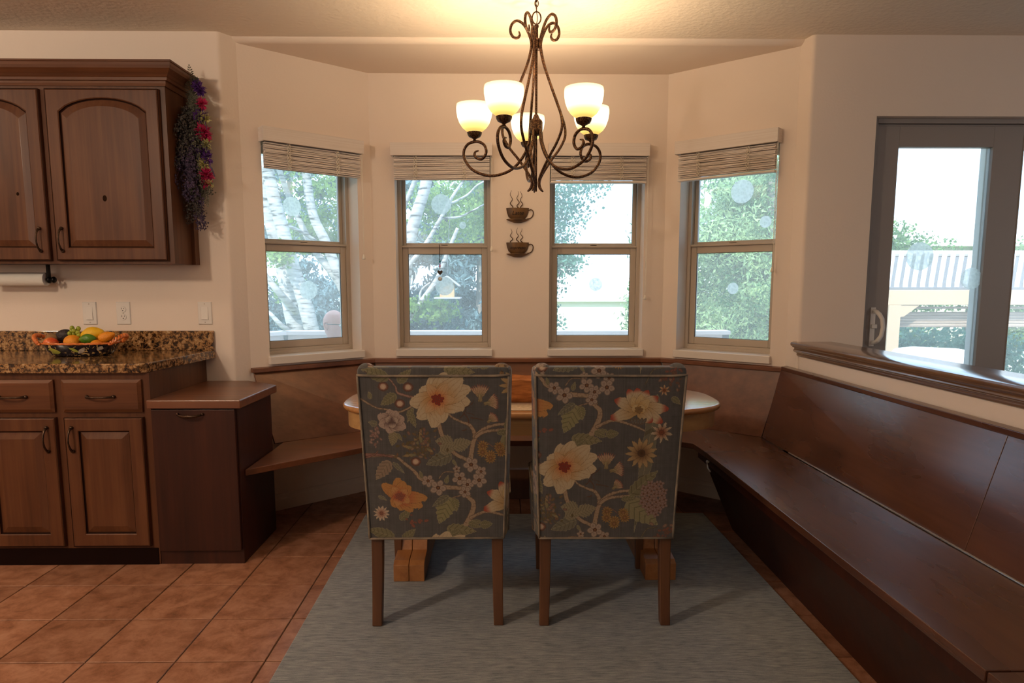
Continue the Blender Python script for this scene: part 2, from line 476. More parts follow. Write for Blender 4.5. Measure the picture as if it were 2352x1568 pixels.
# kitchen wall; its outer corner is a rounded drywall bead with a short return into the bay
def bead(P, r, a0, a1):      # rounded corner at P between two plan directions, convex towards the room
    return arc(P[0], P[1], r, a0, a1, 8)
nx, ny = -math.sin(a1), math.cos(a1)
K0 = (-1.421, YK)
ra = math.atan2(A1[1] - K0[1], A1[0] - K0[0])
r = 0.022
k = r * math.tan(ra / 2)
cx, cy = K0[0] - k, K0[1] + r
pts = [(-5, YK)] + arc(cx, cy, r, -PI / 2, -PI / 2 + ra, 8)
pts += [A1, (A1[0] + nx * TW, A1[1] + ny * TW), (-1.7, YK + TW + 0.12), (-5, YK + TW + 0.12)]
tag(MB().prism(pts, 0, ZC + 0.02).build('wall_kitchen', M['wall'], smooth='auto'), kind='structure')
# wall with the sliding door, with the same rounded bead
DX0, DX1, DZ = 1.930, 3.72, 2.133
nx, ny = -math.sin(a3), math.cos(a3)
K1 = (1.583, YR)
rb_ = math.atan2(A2[1] - K1[1], A2[0] - K1[0]); turn = PI - rb_
k = r * math.tan(turn / 2)
cx, cy = K1[0] + k, K1[1] + r
pts = [A2] + arc(cx, cy, r, -PI / 2 - turn, -PI / 2, 8) + [(DX0, YR), (DX0, YR + 0.2), (1.86, YR + 0.2), (A2[0] + nx * TW, A2[1] + ny * TW)]
wr = MB().prism(pts, 0, ZC + 0.02)
wr.box(DX0, DX1, YR, YR + 0.2, DZ, ZC + 0.02)
wr.box(DX1, 5.5, YR, YR + 0.2, 0, ZC + 0.02)
tag(wr.build('wall_right', M['wall'], smooth='auto'), kind='structure')
tag(box('wall_rear', -5, 5.5, -3.7, -3.5, 0, ZC, M['wall']), kind='structure')
tag(box('wall_far_left', -5.15, -5, -3.7, 3.9, 0, ZC, M['wall']), kind='structure')
tag(box('wall_far_right', 5.5, 5.65, -3.7, 3.9, 0, ZC, M['wall']), kind='structure')
tag(box('ceiling', -5.1, 5.6, -3.7, 4.6, ZC, ZC + 0.25, M['ceiling']), kind='structure')
# lower ceiling of the bay with a rounded front edge
prof = [(3.745, ZC + 0.01)] + [(3.785 + 0.04 * math.cos(t), 2.545 + 0.04 * math.sin(t)) for t in [PI + 0.32 + (PI / 2 - 0.32) * k / 8 for k in range(9)]]
prof += [(4.42, 2.505), (4.42, ZC + 0.01)]
mb = MB().loft([[(x, y, z) for y, z in prof] for x in (-1.46, 1.66)])
tag(mb.build('ceiling_bay', M['wall'], smooth='auto'), kind='structure')

# floor: grout bed plus single tiles on their real grid
fl = tag(box('floor', -5, 5.5, -3.6, 4.5, -0.06, -0.0035, M['grout']), kind='structure')
T = 0.305; gx, gy = -1.116, 2.850
tile_me = None
for j in range(-5, 5):
    for i in range(-6, 10):
        cxx, cyy = gx + (i + 0.5) * T, gy - (j + 0.5) * T
        if cyy > 4.25: continue
        if tile_me is None:
            h = (T - 0.0055) / 2
            o = MB().loft([[(-h, -h, -0.012), (h, -h, -0.012), (h, h, -0.012), (-h, h, -0.012)],
                           [(-h, -h, -0.0015), (h, -h, -0.0015), (h, h, -0.0015), (-h, h, -0.0015)],
                           [(-h + .002, -h + .002, 0), (h - .002, -h + .002, 0), (h - .002, h - .002, 0), (-h + .002, h - .002, 0)]]).build('tile', M['tile'], fl)
            tile_me = o.data
        else:
            o = bpy.data.objects.new('tile', tile_me); COL.objects.link(o); o.parent = fl
        o.location = (cxx, cyy, 0)

# baseboards along the bay walls
def baseboard(name, A, B, s0=0, s1=None):
    mt, L, _ = frame_of(A, B)
    s1 = L if s1 is None else s1
    prof = [(0.002, 0), (-0.016, 0), (-0.016, 0.06), (-0.012, 0.07), (-0.012, 0.078), (-0.006, 0.09), (0.002, 0.095)]
    mb = MB().loft([[tuple(mt @ Vector((s, y, z))) for y, z in prof] for s in (s0, s1)])
    tag(mb.build(name, M['wall']), kind='structure')
baseboard('baseboard_left', A1, B1, 0.0)
baseboard('baseboard_back', B1, B2)
baseboard('baseboard_right', B2, A2)

# half wall with moulded wooden cap, between the bench and the next room
hwp = [(1.590, YR), (1.665, 0.2), (1.80, 0.2), (1.725, YR)]
tag(MB().prism(hwp, 0, 0.90).build('wall_half', M['wall']), kind='structure')
capP = [(0.030, 0.970), (0.044, 0.966), (0.047, 0.957), (0.044, 0.948), (0.036, 0.945), (0.036, 0.940), (0.026, 0.937), (0.024, 0.931),
        (0.028, 0.928), (0.030, 0.921), (0.026, 0.915), (0.016, 0.911), (0.013, 0.905), (0.015, 0.902), (0.013, 0.895), (0.004, 0.888),
        (-0.13, 0.888), (-0.15, 0.905), (-0.165, 0.94), (-0.175, 0.948), (-0.175, 0.966), (-0.168, 0.970)]
M['cap'] = wood('cap_wood', srgb(84, 56, 38), srgb(120, 88, 64), srgb(146, 112, 84), 'Y', 0.16, 0.5)
cap = MB().sweep([(o_ - 0.005, z) for o_, z in capP], [(1.591, 3.700), (1.665, 0.2)])
tag(cap.build('moulded_ledge', M['cap'], smooth='auto'), 'moulded brown wooden cap running along the top of the half wall', 'ledge')

# ---------------------------------------------------------------- windows
def ring_box(mb, x0, x1, z0, z1, wl, wr_, wb, wt, y0, y1):
    mb.box(x0, x0 + wl, y0, y1, z0, z1); mb.box(x1 - wr_, x1, y0, y1, z0, z1)
    mb.box(x0 + wl, x1 - wr_, y0, y1, z0, z0 + wb); mb.box(x0 + wl, x1 - wr_, y0, y1, z1 - wt, z1)

def make_window():
    w = empty('window_1'); tag(w, kind='structure')
    f = MB(); ring_box(f, -hw, hw, WZ0, WZ1, 0.022, 0.022, 0.035, 0.03, 0.110, 0.195)
    f.box(-hw + 0.02, hw - 0.02, 0.103, 0.115, WZ0 + 0.004, WZ0 + 0.022)
    f.build('window_frame', M['vinyl'], w, 0.002)
    lo = MB(); ring_box(lo, -hw + 0.022, hw - 0.022, 0.909, 1.500, 0.036, 0.036, 0.042, 0.040, 0.123, 0.149)
    lo.box(-hw + 0.022, hw - 0.022, 0.111, 0.151, 1.500, 1.513)
    ls = lo.build('lower_sash', M['vinyl'], w, 0.003)
    g = MB(); ring_box(g, -0.2305, 0.2305, 0.950, 1.461, 0.003, 0.003, 0.003, 0.003, 0.129, 0.133)
    g.build('gasket', M['gasket'], ls)
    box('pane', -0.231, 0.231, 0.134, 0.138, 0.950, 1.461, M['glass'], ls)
    up = MB(); ring_box(up, -hw + 0.022, hw - 0.022, 1.502, WZ1 - 0.028, 0.022, 0.022, 0.028, 0.035, 0.153, 0.179)
    us = up.build('upper_sash', M['vinyl'], w, 0.003)
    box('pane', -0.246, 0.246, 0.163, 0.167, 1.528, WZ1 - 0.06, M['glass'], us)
    lt = MB().lathe([(0.0001, 0), (0.018, 0), (0.018, 0.002), (0.012, 0.004), (0.0001, 0.004)], (0.0, 0.131, 1.513), 20, sy=0.22)
    lt.box(-0.024, 0.016, 0.117, 0.122, 1.514, 1.517)
    lt.build('latch', M['bronze'], ls)
    s = MB().box(-hw - 0.008, hw + 0.008, -0.028, 0.112, WZ0 - 0.040, WZ0 + 0.004)
    s.build('window_sill', M['trim_white'], w, 0.004)
    return w
W = [make_window()]
pos = [(m1, C1, a1), (m2, C2a, a2), (m2, C2b, a2), (m3, C3, a3)]
for i, (mt, c, ang) in enumerate(pos):
    p = mt @ Vector((c, 0, 0))
    if i == 0:
        o = W[0]; o.location = p; o.rotation_euler = (0, 0, ang)
    else:
        o = dup(W[0], p, ang); o.name = 'window_%d' % (i + 1); W.append(o)

# woven wood blinds
blab = ['woven wood blind over the window nearest the kitchen', 'woven wood blind over the back window left of the cup plaques',
        'woven wood blind over the back window right of the cup plaques', 'woven wood blind over the bay window beside the sliding door']
def make_blind(rail, cordlen):
    b = empty('blind')
    v = MB().box(-0.30, 0.30, -0.066, -0.052, 2.026, 2.100)
    v.box(-0.30, -0.29, -0.052, 0, 2.026, 2.100).box(0.29, 0.30, -0.052, 0, 2.026, 2.100)
    v.build('valance', M['valance'], b, 0.002)
    box('headrail', -0.285, 0.285, -0.045, -0.004, 2.045, 2.085, M['valance'], b)
    n = 17
    for k in range(n):
        z = 2.022 - k * 0.0078; yo = 0.003 * math.sin(k * 2.1) + (0.004 if k % 3 == 1 else 0)
        MB().loft([[(x, -0.047 + yo + 0.002 * math.sin(x * 9 + k), z - 0.0070 + dz), (x, -0.041 + yo, z - 0.0074 + dz), (x, -0.018 + yo, z - 0.003 + dz), (x, -0.024 + yo, z + dz), (x, -0.046 + yo, z - 0.0006 + dz)]
                   for x in [-0.283 + 0.566 * q / 8 for q in range(9)] for dz in [0.0012 * math.sin(x * 14 + k * 1.7)]]).build('slat', M['blind'], b)
    MB().box(-0.283, 0.283, -0.0175, -0.0160, 1.890, 2.045).build('light_block', M['blind'], b)  # added sheet that stops daylight leaking between the slats
    if rail:
        rb = MB().box(-0.285, 0.285, -0.052, -0.012, 1.872, 1.884)
        rb.build('bottom_rail', M['trim_white'], b, 0.002)
    for x in (-0.155, 0.135):
        t = MB()
        for s_ in (-0.008, 0.0, 0.008):
            t.tube([(x + s_ + 0.004 * math.sin(q * 2.4 + s_ * 400), -0.054 - 0.002 * math.cos(q * 1.9), 2.024 - q * 0.0072) for q in range(20)], 0.0017, 5)
        t.build('ladder_tape', M['cord'], b)
    z0 = 2.03 - cordlen
    c = MB().tube([(0.292, -0.045, 2.03), (0.293, -0.043, z0 + 0.2), (0.2935, -0.042, z0)], 0.0014, 6)
    c.tube([(0.298, -0.045, 2.03), (0.2985, -0.043, z0 + 0.2), (0.298, -0.042, z0 + 0.02)], 0.0012, 6)
    c.build('pull_cord', M['cord'], b)
    MB().lathe([(0.001, 0.03), (0.004, 0.028), (0.0085, 0.012), (0.0095, 0.002), (0.004, 0)], (0.2935, -0.042, z0 - 0.03), 12).build('tassel', M['cord'], b, smooth=True)
    return b
for i, (mt, c, ang) in enumerate(pos):
    b = make_blind(i >= 2, [0.58, 0.53, 0.82, 0.66][i])
    b.location = mt @ Vector((c, 0, 0)); b.rotation_euler = (0, 0, ang)
    tag(b, blab[i], 'blind', 'woven wood blinds over the bay windows')

# ---------------------------------------------------------------- sliding door
dr = empty('door_1'); tag(dr, kind='structure')
y0 = YR + 0.045
f = MB()
f.box(DX0, DX0 + 0.035, y0, y0 + 0.14, 0, DZ).box(DX1 - 0.035, DX1, y0, y0 + 0.14, 0, DZ).box(DX0 + 0.035, DX1 - 0.035, y0, y0 + 0.14, DZ - 0.025, DZ)
f.box(DX0 + 0.035, DX1 - 0.035, y0, y0 + 0.14, 0, 0.03)
f.build('door_frame', M['door_vinyl'], dr, 0.002)
ya = y0 + 0.02; XM = 2.729
sp = MB()
ring_box(sp, DX0 + 0.036, XM + 0.03, 0.03, DZ - 0.026, 0.125, 0.165, 0.14, 0.115, ya, ya + 0.045)
ring_box(sp, DX0 + 0.042, XM + 0.028, 0.04, DZ - 0.03, 0.006, 0.006, 0.006, 0.006, ya - 0.003, ya)
sl = sp.build('sliding_panel', M['door_vinyl'], dr, 0.003)
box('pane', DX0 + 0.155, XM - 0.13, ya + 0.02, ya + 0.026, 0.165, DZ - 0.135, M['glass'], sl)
hd = MB()
hz = 1.045
hd.tube([(0, 0, 0.085), (0.0, -0.028, 0.083), (0.004, -0.05, 0.07), (0.016, -0.058, 0.045), (0.022, -0.06, 0.0), (0.016, -0.058, -0.045), (0.004, -0.05, -0.07), (0.0, -0.028, -0.083), (0, 0, -0.085)],
        [0.012, 0.012, 0.012, 0.011, 0.011, 0.011, 0.012, 0.012, 0.012], 10)
hd.v = [(x + DX0 + 0.085, y + ya, z + hz) for x, y, z in hd.v]
hd.box(DX0 + 0.066, DX0 + 0.092, ya - 0.006, ya + 0.002, hz - 0.105, hz + 0.105)
hd.build('door_handle', M['white_plastic'], sl, smooth='auto')
lk = MB().box(DX0 + 0.07, DX0 + 0.1, ya - 0.016, ya - 0.005, hz - 0.008, hz + 0.014)
lk.build('lock_lever', M['white_plastic'], sl, 0.002)
yb = y0 + 0.075
fp = MB(); ring_box(fp, XM - 0.135, DX1 - 0.036, 0.03, DZ - 0.026, 0.055, 0.10, 0.14, 0.115, yb, yb + 0.045)
fx = fp.build('fixed_panel', M['door_light'], dr, 0.003)
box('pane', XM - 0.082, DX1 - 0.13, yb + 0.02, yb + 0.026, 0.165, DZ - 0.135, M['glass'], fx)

# ---------------------------------------------------------------- rug
rug = MB().prism([(-0.745, 1.15), (1.16, 1.15), (1.118, 3.725), (-0.757, 3.725)], 0.0005, 0.012)
tag(rug.build('rug', M['rug'], None, 0.004), 'grey woven rug with faint scrolled pattern under the dining table', 'rug')

# ---------------------------------------------------------------- benches
SZ = 0.43
bb = thing('corner_bench', 'dark brown built-in wooden bench wrapping around the bay under the windows', 'bench', (0.1, 3.9, 0))
def slab(name, poly, z0, z1, m, parent, bev=0.003): return MB().prism(poly, z0, z1).build(name, m, parent, bev)
# seats
slab('seat', [(-1.181, 3.125), (-0.640, 3.640), (-0.560, 3.70), (-0.62, 4.115), (-0.816, 3.965), (-1.181, 3.68)], SZ - 0.03, SZ, M['bench_x'], bb)
slab('seat', [(-0.559, 3.70), (0.92, 3.70), (1.06, 4.12), (-0.619, 4.12)], SZ - 0.03, SZ, M['bench_x'], bb)
slab('seat', [(0.921, 3.70), (1.021, 3.622), (1.032, 3.436), (1.437, 3.436), (1.441, 3.768), (1.206, 3.993), (1.061, 4.12)], SZ - 0.03, SZ, M['bench_y'], bb)
def leaning(name, p0, p1, q0, q1, z0, z1, m, parent, t=0.018):
    """board from bottom line p0-p1 (z0) to top line q0-q1 (z1)"""
    P = [Vector((*p0, z0)), Vector((*p1, z0)), Vector((*q1, z1)), Vector((*q0, z1))]
    n = (P[1] - P[0]).cross(P[3] - P[0]).normalized()
    if n.dot(Vector((0.1, 3.0, 1)) - P[0]) > 0: n = -n
    R = [[tuple(p) for p in P], [tuple(p + n * t) for p in P]]
    return MB().loft(R).build(name, m, parent, 0.0015)
ZT = 0.797
leaning('back_panel', (-1.215, 3.655), (-0.612, 4.115), (-1.352, 3.772), (-0.793, 4.262), SZ, ZT, M['bench_x'], bb)
leaning('back_panel', (-0.608, 4.118), (1.060, 4.118), (-0.788, 4.264), (0.982, 4.264), SZ, ZT, M['bench_x'], bb)
leaning('back_panel', (1.064, 4.116), (1.441, 3.768), (0.990, 4.262), (1.540, 3.768), SZ, ZT + 0.003, M['bench_x'], bb)
rp = [(-0.012, ZT), (0.022, ZT), (0.022, ZT + 0.022), (-0.002, ZT + 0.026), (-0.012, ZT + 0.026)]
MB().sweep(rp, [(-1.362, 3.764), (-0.789, 4.268), (0.986, 4.268), (1.545, 3.772)]).build('top_rail', M['bench_x'], bb, 0.002)

lb = thing('long_bench', 'long dark brown wooden storage bench with hinged seat beside the half wall', 'bench', (1.3, 2.4, 0))
def X0(y): return 1.590 + (3.75 - y) * 0.0211     # half-wall face
slab('seat', [(1.032, 3.433), (1.066, 1.425), (1.478, 1.425), (1.437, 3.433)], SZ - 0.028, SZ, M['bench_y'], lb)
slab('seat', [(1.067, 1.420), (1.085, 0.35), (1.50, 0.35), (1.4785, 1.420)], SZ - 0.028, SZ, M['bench_y'], lb)
def lx(y): return 1.441 + (3.768 - y) * 0.0175
def tx(y): return 1.528 + (3.73 - y) * 0.0300
for ya_, yb_ in ((3.755, 2.102), (2.100, 0.35)):
    leaning('back_panel', (lx(ya_), ya_), (lx(yb_), yb_), (tx(ya_), ya_), (tx(yb_), yb_), SZ + 0.001, ZT + 0.012, M['bench_y'], lb)
rp2 = [(-0.018, ZT + 0.012), (0.016, ZT + 0.012), (0.016, ZT + 0.032), (-0.012, ZT + 0.036), (-0.018, ZT + 0.036)]
MB().sweep(rp2, [(tx(3.745) + 0.012, 3.745), (tx(0.35) + 0.012, 0.35)]).build('top_rail', M['bench_y'], lb, 0.002)
hg = MB()
hy = 3.40
pts = [(lx(y) - 0.004, y, SZ + 0.003) for y in (3.40, 1.44)]
hg.tube(pts, 0.004, 8)
for k in range(60):
    y = 3.39 - k * 0.0325
    hg.tube([(lx(y) - 0.004, y, SZ + 0.003), (lx(y) - 0.004, y - 0.022, SZ + 0.003)], 0.0044, 8)
hg.build('piano_hinge', mat('steel_hinge', srgb(200, 192, 180), 0.3, 1.0), lb)
# sloping front board and the strip below the seat
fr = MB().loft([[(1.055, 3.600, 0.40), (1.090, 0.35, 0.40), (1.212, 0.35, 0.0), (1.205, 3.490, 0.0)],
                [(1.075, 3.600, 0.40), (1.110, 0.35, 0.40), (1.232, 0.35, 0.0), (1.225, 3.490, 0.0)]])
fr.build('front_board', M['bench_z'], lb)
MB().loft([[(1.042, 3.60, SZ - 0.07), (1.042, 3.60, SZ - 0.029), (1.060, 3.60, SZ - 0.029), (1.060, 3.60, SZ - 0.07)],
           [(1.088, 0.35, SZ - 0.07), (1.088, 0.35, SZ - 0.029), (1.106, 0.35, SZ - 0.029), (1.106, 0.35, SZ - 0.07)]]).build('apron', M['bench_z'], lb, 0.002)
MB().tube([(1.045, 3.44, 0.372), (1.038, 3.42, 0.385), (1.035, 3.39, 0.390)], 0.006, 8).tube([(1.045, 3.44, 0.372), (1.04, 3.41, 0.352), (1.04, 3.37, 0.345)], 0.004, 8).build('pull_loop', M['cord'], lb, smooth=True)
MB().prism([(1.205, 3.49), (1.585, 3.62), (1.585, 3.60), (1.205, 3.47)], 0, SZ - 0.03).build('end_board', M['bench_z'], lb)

# ---------------------------------------------------------------- kitchen cabinets
CT = 0.929
M['groove_dark'] = mat('dark_groove', srgb(40, 20, 12), 0.8, spec=0.1)
def arch_loop(x0, x1, z0, z1, rise, n=10, arched=True):
    """closed loop of 4n points: bottom, right, top (arched), left"""
    L = []
    for i in range(n): L.append((x0 + (x1 - x0) * i / n, z0))
    for i in range(n): L.append((x1, z0 + (z1 - rise - z0) * i / n))
    for i in range(n):
        t = i / n; x = x1 + (x0 - x1) * t
        if arched:
            u = 1 - 2 * t
            sh = 0.12     # flat shoulders, then the arch
            zz = z1 - rise + (rise * math.sqrt(max(0.0, 1 - u * u * 0.85)) - rise * math.sqrt(0.15)) / (1 - math.sqrt(0.15)) if abs(u) < 1 else z1 - rise
        else: zz = z1
        L.append((x, zz))
    for i in range(n): L.append((x0, z1 - rise + (z0 - z1 + rise) * i / n))
    return L

def cab_door(parent, x0, x1, z0, z1, y, arched, m, name='door', hx=None, hz=None, hlen=0.12):
    """raised-panel door; front face at y (towards the camera is -y)"""
    t = 0.02; st = 0.058; n = 12
    top = 0.058
    rise = 0.062 if arched else 0.0
    def rect(ix, iz0=None):
        return arch_loop(x0 + ix, x1 - ix, z0 + ix, z1 - ix, 0, n, False)
    outer_b = [(x, y + t, z) for x, z in rect(0)]
    outer_m = [(x, y + 0.004, z) for x, z in rect(0)]
    outer_s = [(x, y + 0.0035, z) for x, z in rect(0.004)]
    outer_f = [(x, y, z) for x, z in rect(0.008)]
    def opn(k, yy):
        L = arch_loop(x0 + st + k, x1 - st - k, z0 + st + k, z1 - (top - (0.018 if arched else 0)) - k, max(0.0, rise - (k * 0.15 if arched else 0)), n, arched)
        return [(x, yy, z) for x, z in L]
    o1 = opn(0, y); o2 = opn(0.004, y + 0.003); o3 = opn(0.006, y + 0.010); o4 = opn(0.010, y + 0.011); o5 = opn(0.038, y + 0.002); o6 = opn(0.040, y + 0.0015)
    d = MB().loft([outer_b, outer_m, outer_s, outer_f, o1, o2, o3, o4, o5, o6], True, True).build(name, m, parent, fix=True)
    d.data.materials.append(M['groove_dark'])
    for i, p in enumerate(d.data.polygons):      # darker in the groove and along the moulded edge
        if i // (4 * n) in (1, 5, 6): p.material_index = 1
    if hx is not None: pull(d, hx, hz, y, True, hlen)
    return d

def pull(parent, x, z, y, vertical, ln=0.12, m=None):
    P = []
    for k in range(17):
        t = -1 + 2 * k / 16
        a = t * ln / 2 * 0.93; dpt = 0.030 * (1 - t * t) ** 0.6 if abs(t) < 1 else 0
        P.append((x + (0 if vertical else a), y - 0.004 - dpt, z + (a if vertical else 0)))
    rr = [0.0058 - 0.0022 * math.cos(PI * (k / 16 - 0.5)) for k in range(17)]
    mb = MB().tube(P, rr, 8)
    for s in (-1, 1):
        c = (x, y, z + s * ln / 2 * 0.93) if vertical else (x + s * ln / 2 * 0.93, y, z)
        mb.ball((c[0], c[1] - 0.006, c[2]), 0.0085, 10, 8, sy=0.9)
    return mb.build('handle', m or M['bronze'], parent, smooth=True)

YF = 3.078
bc = thing('base_cabinet', 'brown maple base cabinet with drawers above raised-panel doors under granite worktop', 'cabinet', (-2.3, 3.4, 0))
box('body', -3.05, -1.568, YF, YK - 0.002, 0.0, 0.886, M['cab'], bc)
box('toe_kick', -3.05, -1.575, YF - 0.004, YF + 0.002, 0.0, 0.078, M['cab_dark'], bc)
for (x0, x1, hs) in ((-1.949, -1.600, -1), (-2.333, -1.986, 1), (-2.72, -2.37, -1)):
    z0, z1 = 0.711, 0.857
    n = 2
    R = []
    for ins, yy in ((0, YF), (0, YF - 0.012), (0.004, YF - 0.014), (0.012, YF - 0.0185), (0.014, YF - 0.02)):
        R.append([(x0 + ins, yy, z0 + ins), (x1 - ins, yy, z0 + ins), (x1 - ins, yy, z1 - ins), (x0 + ins, yy, z1 - ins)])
    dwr = MB().loft(R).build('drawer', M['cab_x'], bc)
    pull(dwr, (x0 + x1) / 2, 0.782, YF - 0.02, False, 0.125)
    hx = x0 + 0.036 if hs < 0 else x1 - 0.036
    cab_door(bc, x0, x1, 0.090, 0.688, YF - 0.02, False, M['cab'], 'door', hx, 0.590, 0.115)

# granite worktop with upstand
wt = thing('worktop', 'speckled brown granite worktop with upstand above the base cabinet', 'worktop', (-2.3, 3.4, 0.88))
slab('top', [(-3.05, 3.052), (-1.596, 3.052), (-1.572, 3.075), (-1.516, YK - 0.02), (-1.516, YK - 0.001), (-3.05, YK - 0.001)], 0.8865, CT, M['granite'], wt, 0.005)
MB().box(-3.05, -1.519, YK - 0.024, YK - 0.001, CT, 1.033).build('upstand', M['granite'], wt, 0.003)

# low pull-out cabinet between the worktop and the bench
lc = thing('low_cabinet', 'dark brown low pull-out cabinet between granite worktop and corner bench', 'cabinet', (-1.38, 3.3, 0))
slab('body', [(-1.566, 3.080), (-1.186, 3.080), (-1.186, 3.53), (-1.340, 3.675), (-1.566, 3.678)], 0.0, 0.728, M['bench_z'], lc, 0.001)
slab('top', [(-1.575, 3.052), (-1.161, 3.052), (-1.150, 3.520), (-1.345, 3.678), (-1.566, 3.678)], 0.728, 0.766, M['bench_x'], lc, 0.004)
fd = box('drawer', -1.562, -1.192, 3.062, 3.079, 0.068, 0.722, M['bench_z'], lc, 0.002)
cp = MB()
P = []
for k in range(13):
    t = -1 + 2 * k / 12
    P.append((-1.388 + t * 0.055, 3.055 - 0.022 * (1 - t * t) ** 0.5, 0.700 - 0.006 * (1 - t * t)))
cp.tube(P, [0.004 + 0.0045 * (1 - abs(-1 + 2 * k / 12)) for k in range(13)], 8, flat=0.5)
cp.ball((-1.443, 3.058, 0.702), 0.007, 8, 6); cp.ball((-1.333, 3.058, 0.702), 0.007, 8, 6)
cp.build('handle', M['bronze'], fd, smooth=True)

# upper cabinet
YU = 3.44; UX = -1.590
uc = thing('wall_cabinet', 'brown maple wall cabinet with arched raised-panel doors and crown moulding', 'cabinet', (-2.3, 3.6, 1.37))
box('body', -3.05, UX, YU, YK - 0.001, 1.374, 2.225, M['cab'], uc)
MB().box(UX, UX + 0.018, YK - 0.05, YK - 0.001, 1.374, 2.2).build('filler_strip', M['cab'], uc)
for (x0, x1, hs) in ((-2.147, -1.616, -1), (-2.702, -2.176, 1)):
    hx = x0 + 0.036 if hs < 0 else x1 - 0.040
    cab_door(uc, x0, x1, 1.388, 2.186, YU - 0.02, True, M['cab'], 'door', hx, 1.487, 0.115)
crown = [(0.0, 2.200), (0.006, 2.200), (0.010, 2.212), (0.010, 2.222), (0.020, 2.224), (0.022, 2.236), (0.026, 2.240), (0.032, 2.250), (0.042, 2.262),
         (0.050, 2.270), (0.054, 2.283), (0.054, 2.296), (0.058, 2.298), (0.058, 2.306), (0.0, 2.306)]
MB().sweep(crown, [(-3.05, YU), (UX, YU), (UX, YK - 0.001)]).build('crown_moulding', M['cab_x'], uc)

M['knot'] = mat('wood_knot', srgb(22, 12, 7), 0.9, col2=srgb(48, 28, 17), scale=(90, 90, 90), spec=0.05)
for (dr_, x, z_, r_, sz_) in ((0, -1.897, 1.682, 0.010, 1.5), (0, -1.885, 1.430, 0.004, 1.0), (1, -2.307, 1.702, 0.007, 1.2)):
    MB().ball((x, YU - 0.0185, z_), r_, 12, 8, 1.0, 0.03, sz_).build('knot', M['knot'], [o for o in uc.children if o.name.startswith('door')][dr_], smooth=True)
# paper towel on its holder below the wall cabinet
pt = thing('paper_towel_holder', 'black paper towel holder under the wall cabinet holding a thin white roll', 'holder', (-2.4, 3.6, 1.3))
MB().lathe([(0.033, -2.60), (0.034, -2.595), (0.034, -2.325), (0.033, -2.32)], (0, 3.60, 1.300), 28, 'X').build('paper_roll', M['paper'], pt, smooth='auto')
k = MB().lathe([(0.006, -2.32), (0.006, -2.312), (0.016, -2.311), (0.018, -2.303), (0.014, -2.298), (0.007, -2.297), (0.007, -2.290), (0.014, -2.289), (0.017, -2.281), (0.012, -2.274), (0.001, -2.273)], (0, 3.60, 1.297), 18, 'X')
k.build('knob', M['black_metal'], pt, smooth=True)
MB().box(-2.312, -2.302, 3.59, 3.61, 1.297, 1.375).box(-2.62, -2.61, 3.59, 3.61, 1.28, 1.375).tube([(-2.62, 3.60, 1.3), (-2.30, 3.60, 1.3)], 0.006, 8).build('bracket', M['black_metal'], pt)

# switches and outlet
def plate(name, label, x, outlet):
    y = YK
    t = thing(name, label, 'outlet' if outlet else 'switch', (x, y, 1.1245))
    p = MB().loft([[(x - a, yy, 1.1245 - b), (x + a, yy, 1.1245 - b), (x + a, yy, 1.1245 + b), (x - a, yy, 1.1245 + b)] for a, b, yy in ((0.036, 0.059, y), (0.036, 0.059, y - 0.003), (0.0335, 0.0565, y - 0.006))])
    p.build('plate', M['white_plastic'], t)
    if not outlet:
        MB().loft([[(x - 0.017, yy, 1.1245 - 0.034 ), (x + 0.017, yy, 1.1245 - 0.034), (x + 0.017, yt, 1.1245 + 0.034), (x - 0.017, yt, 1.1245 + 0.034)] for yy, yt in ((y - 0.005, y - 0.005), (y - 0.012, y - 0.0065))]).build('rocker', M['white_plastic'], t, 0.001)
        for z in (1.1245 - 0.048, 1.1245 + 0.048): MB().lathe([(0.0001, y - 0.0075), (0.003, y - 0.007), (0.003, y - 0.005)], (x, 0, z), 10, 'Y').build('screw', M['vinyl'], t)
    else:
        for dz in (-0.02, 0.02):
            c = 1.1245 + dz
            f = MB().lathe([(0.0001, y - 0.0085), (0.0155, y - 0.0085), (0.0165, y - 0.007), (0.0165, y - 0.005)], (x, 0, c), 20, 'Y').build('socket', M['white_plastic'], t)
            MB().box(x - 0.0075, x - 0.0055, y - 0.0092, y - 0.0084, c, c + 0.009).box(x + 0.0055, x + 0.0075, y - 0.0092, y - 0.0084, c + 0.001, c + 0.008).lathe([(0.0001, y - 0.0092), (0.0028, y - 0.0092), (0.0028, y - 0.0084)], (x, 0, c - 0.007), 10, 'Y').build('slot', M['slot'], f)
        MB().lathe([(0.0001, y - 0.0075), (0.003, y - 0.007), (0.003, y - 0.005)], (x, 0, 1.1245), 10, 'Y').build('screw', M['vinyl'], t)
plate('light_switch', 'white rocker light switch on kitchen wall above the fruit bowl', -2.159, False)
plate('power_outlet', 'white double power outlet on kitchen wall between the two switches', -1.984, True)
plate('light_switch', 'white rocker light switch near the right end of the granite upstand', -1.559, False)

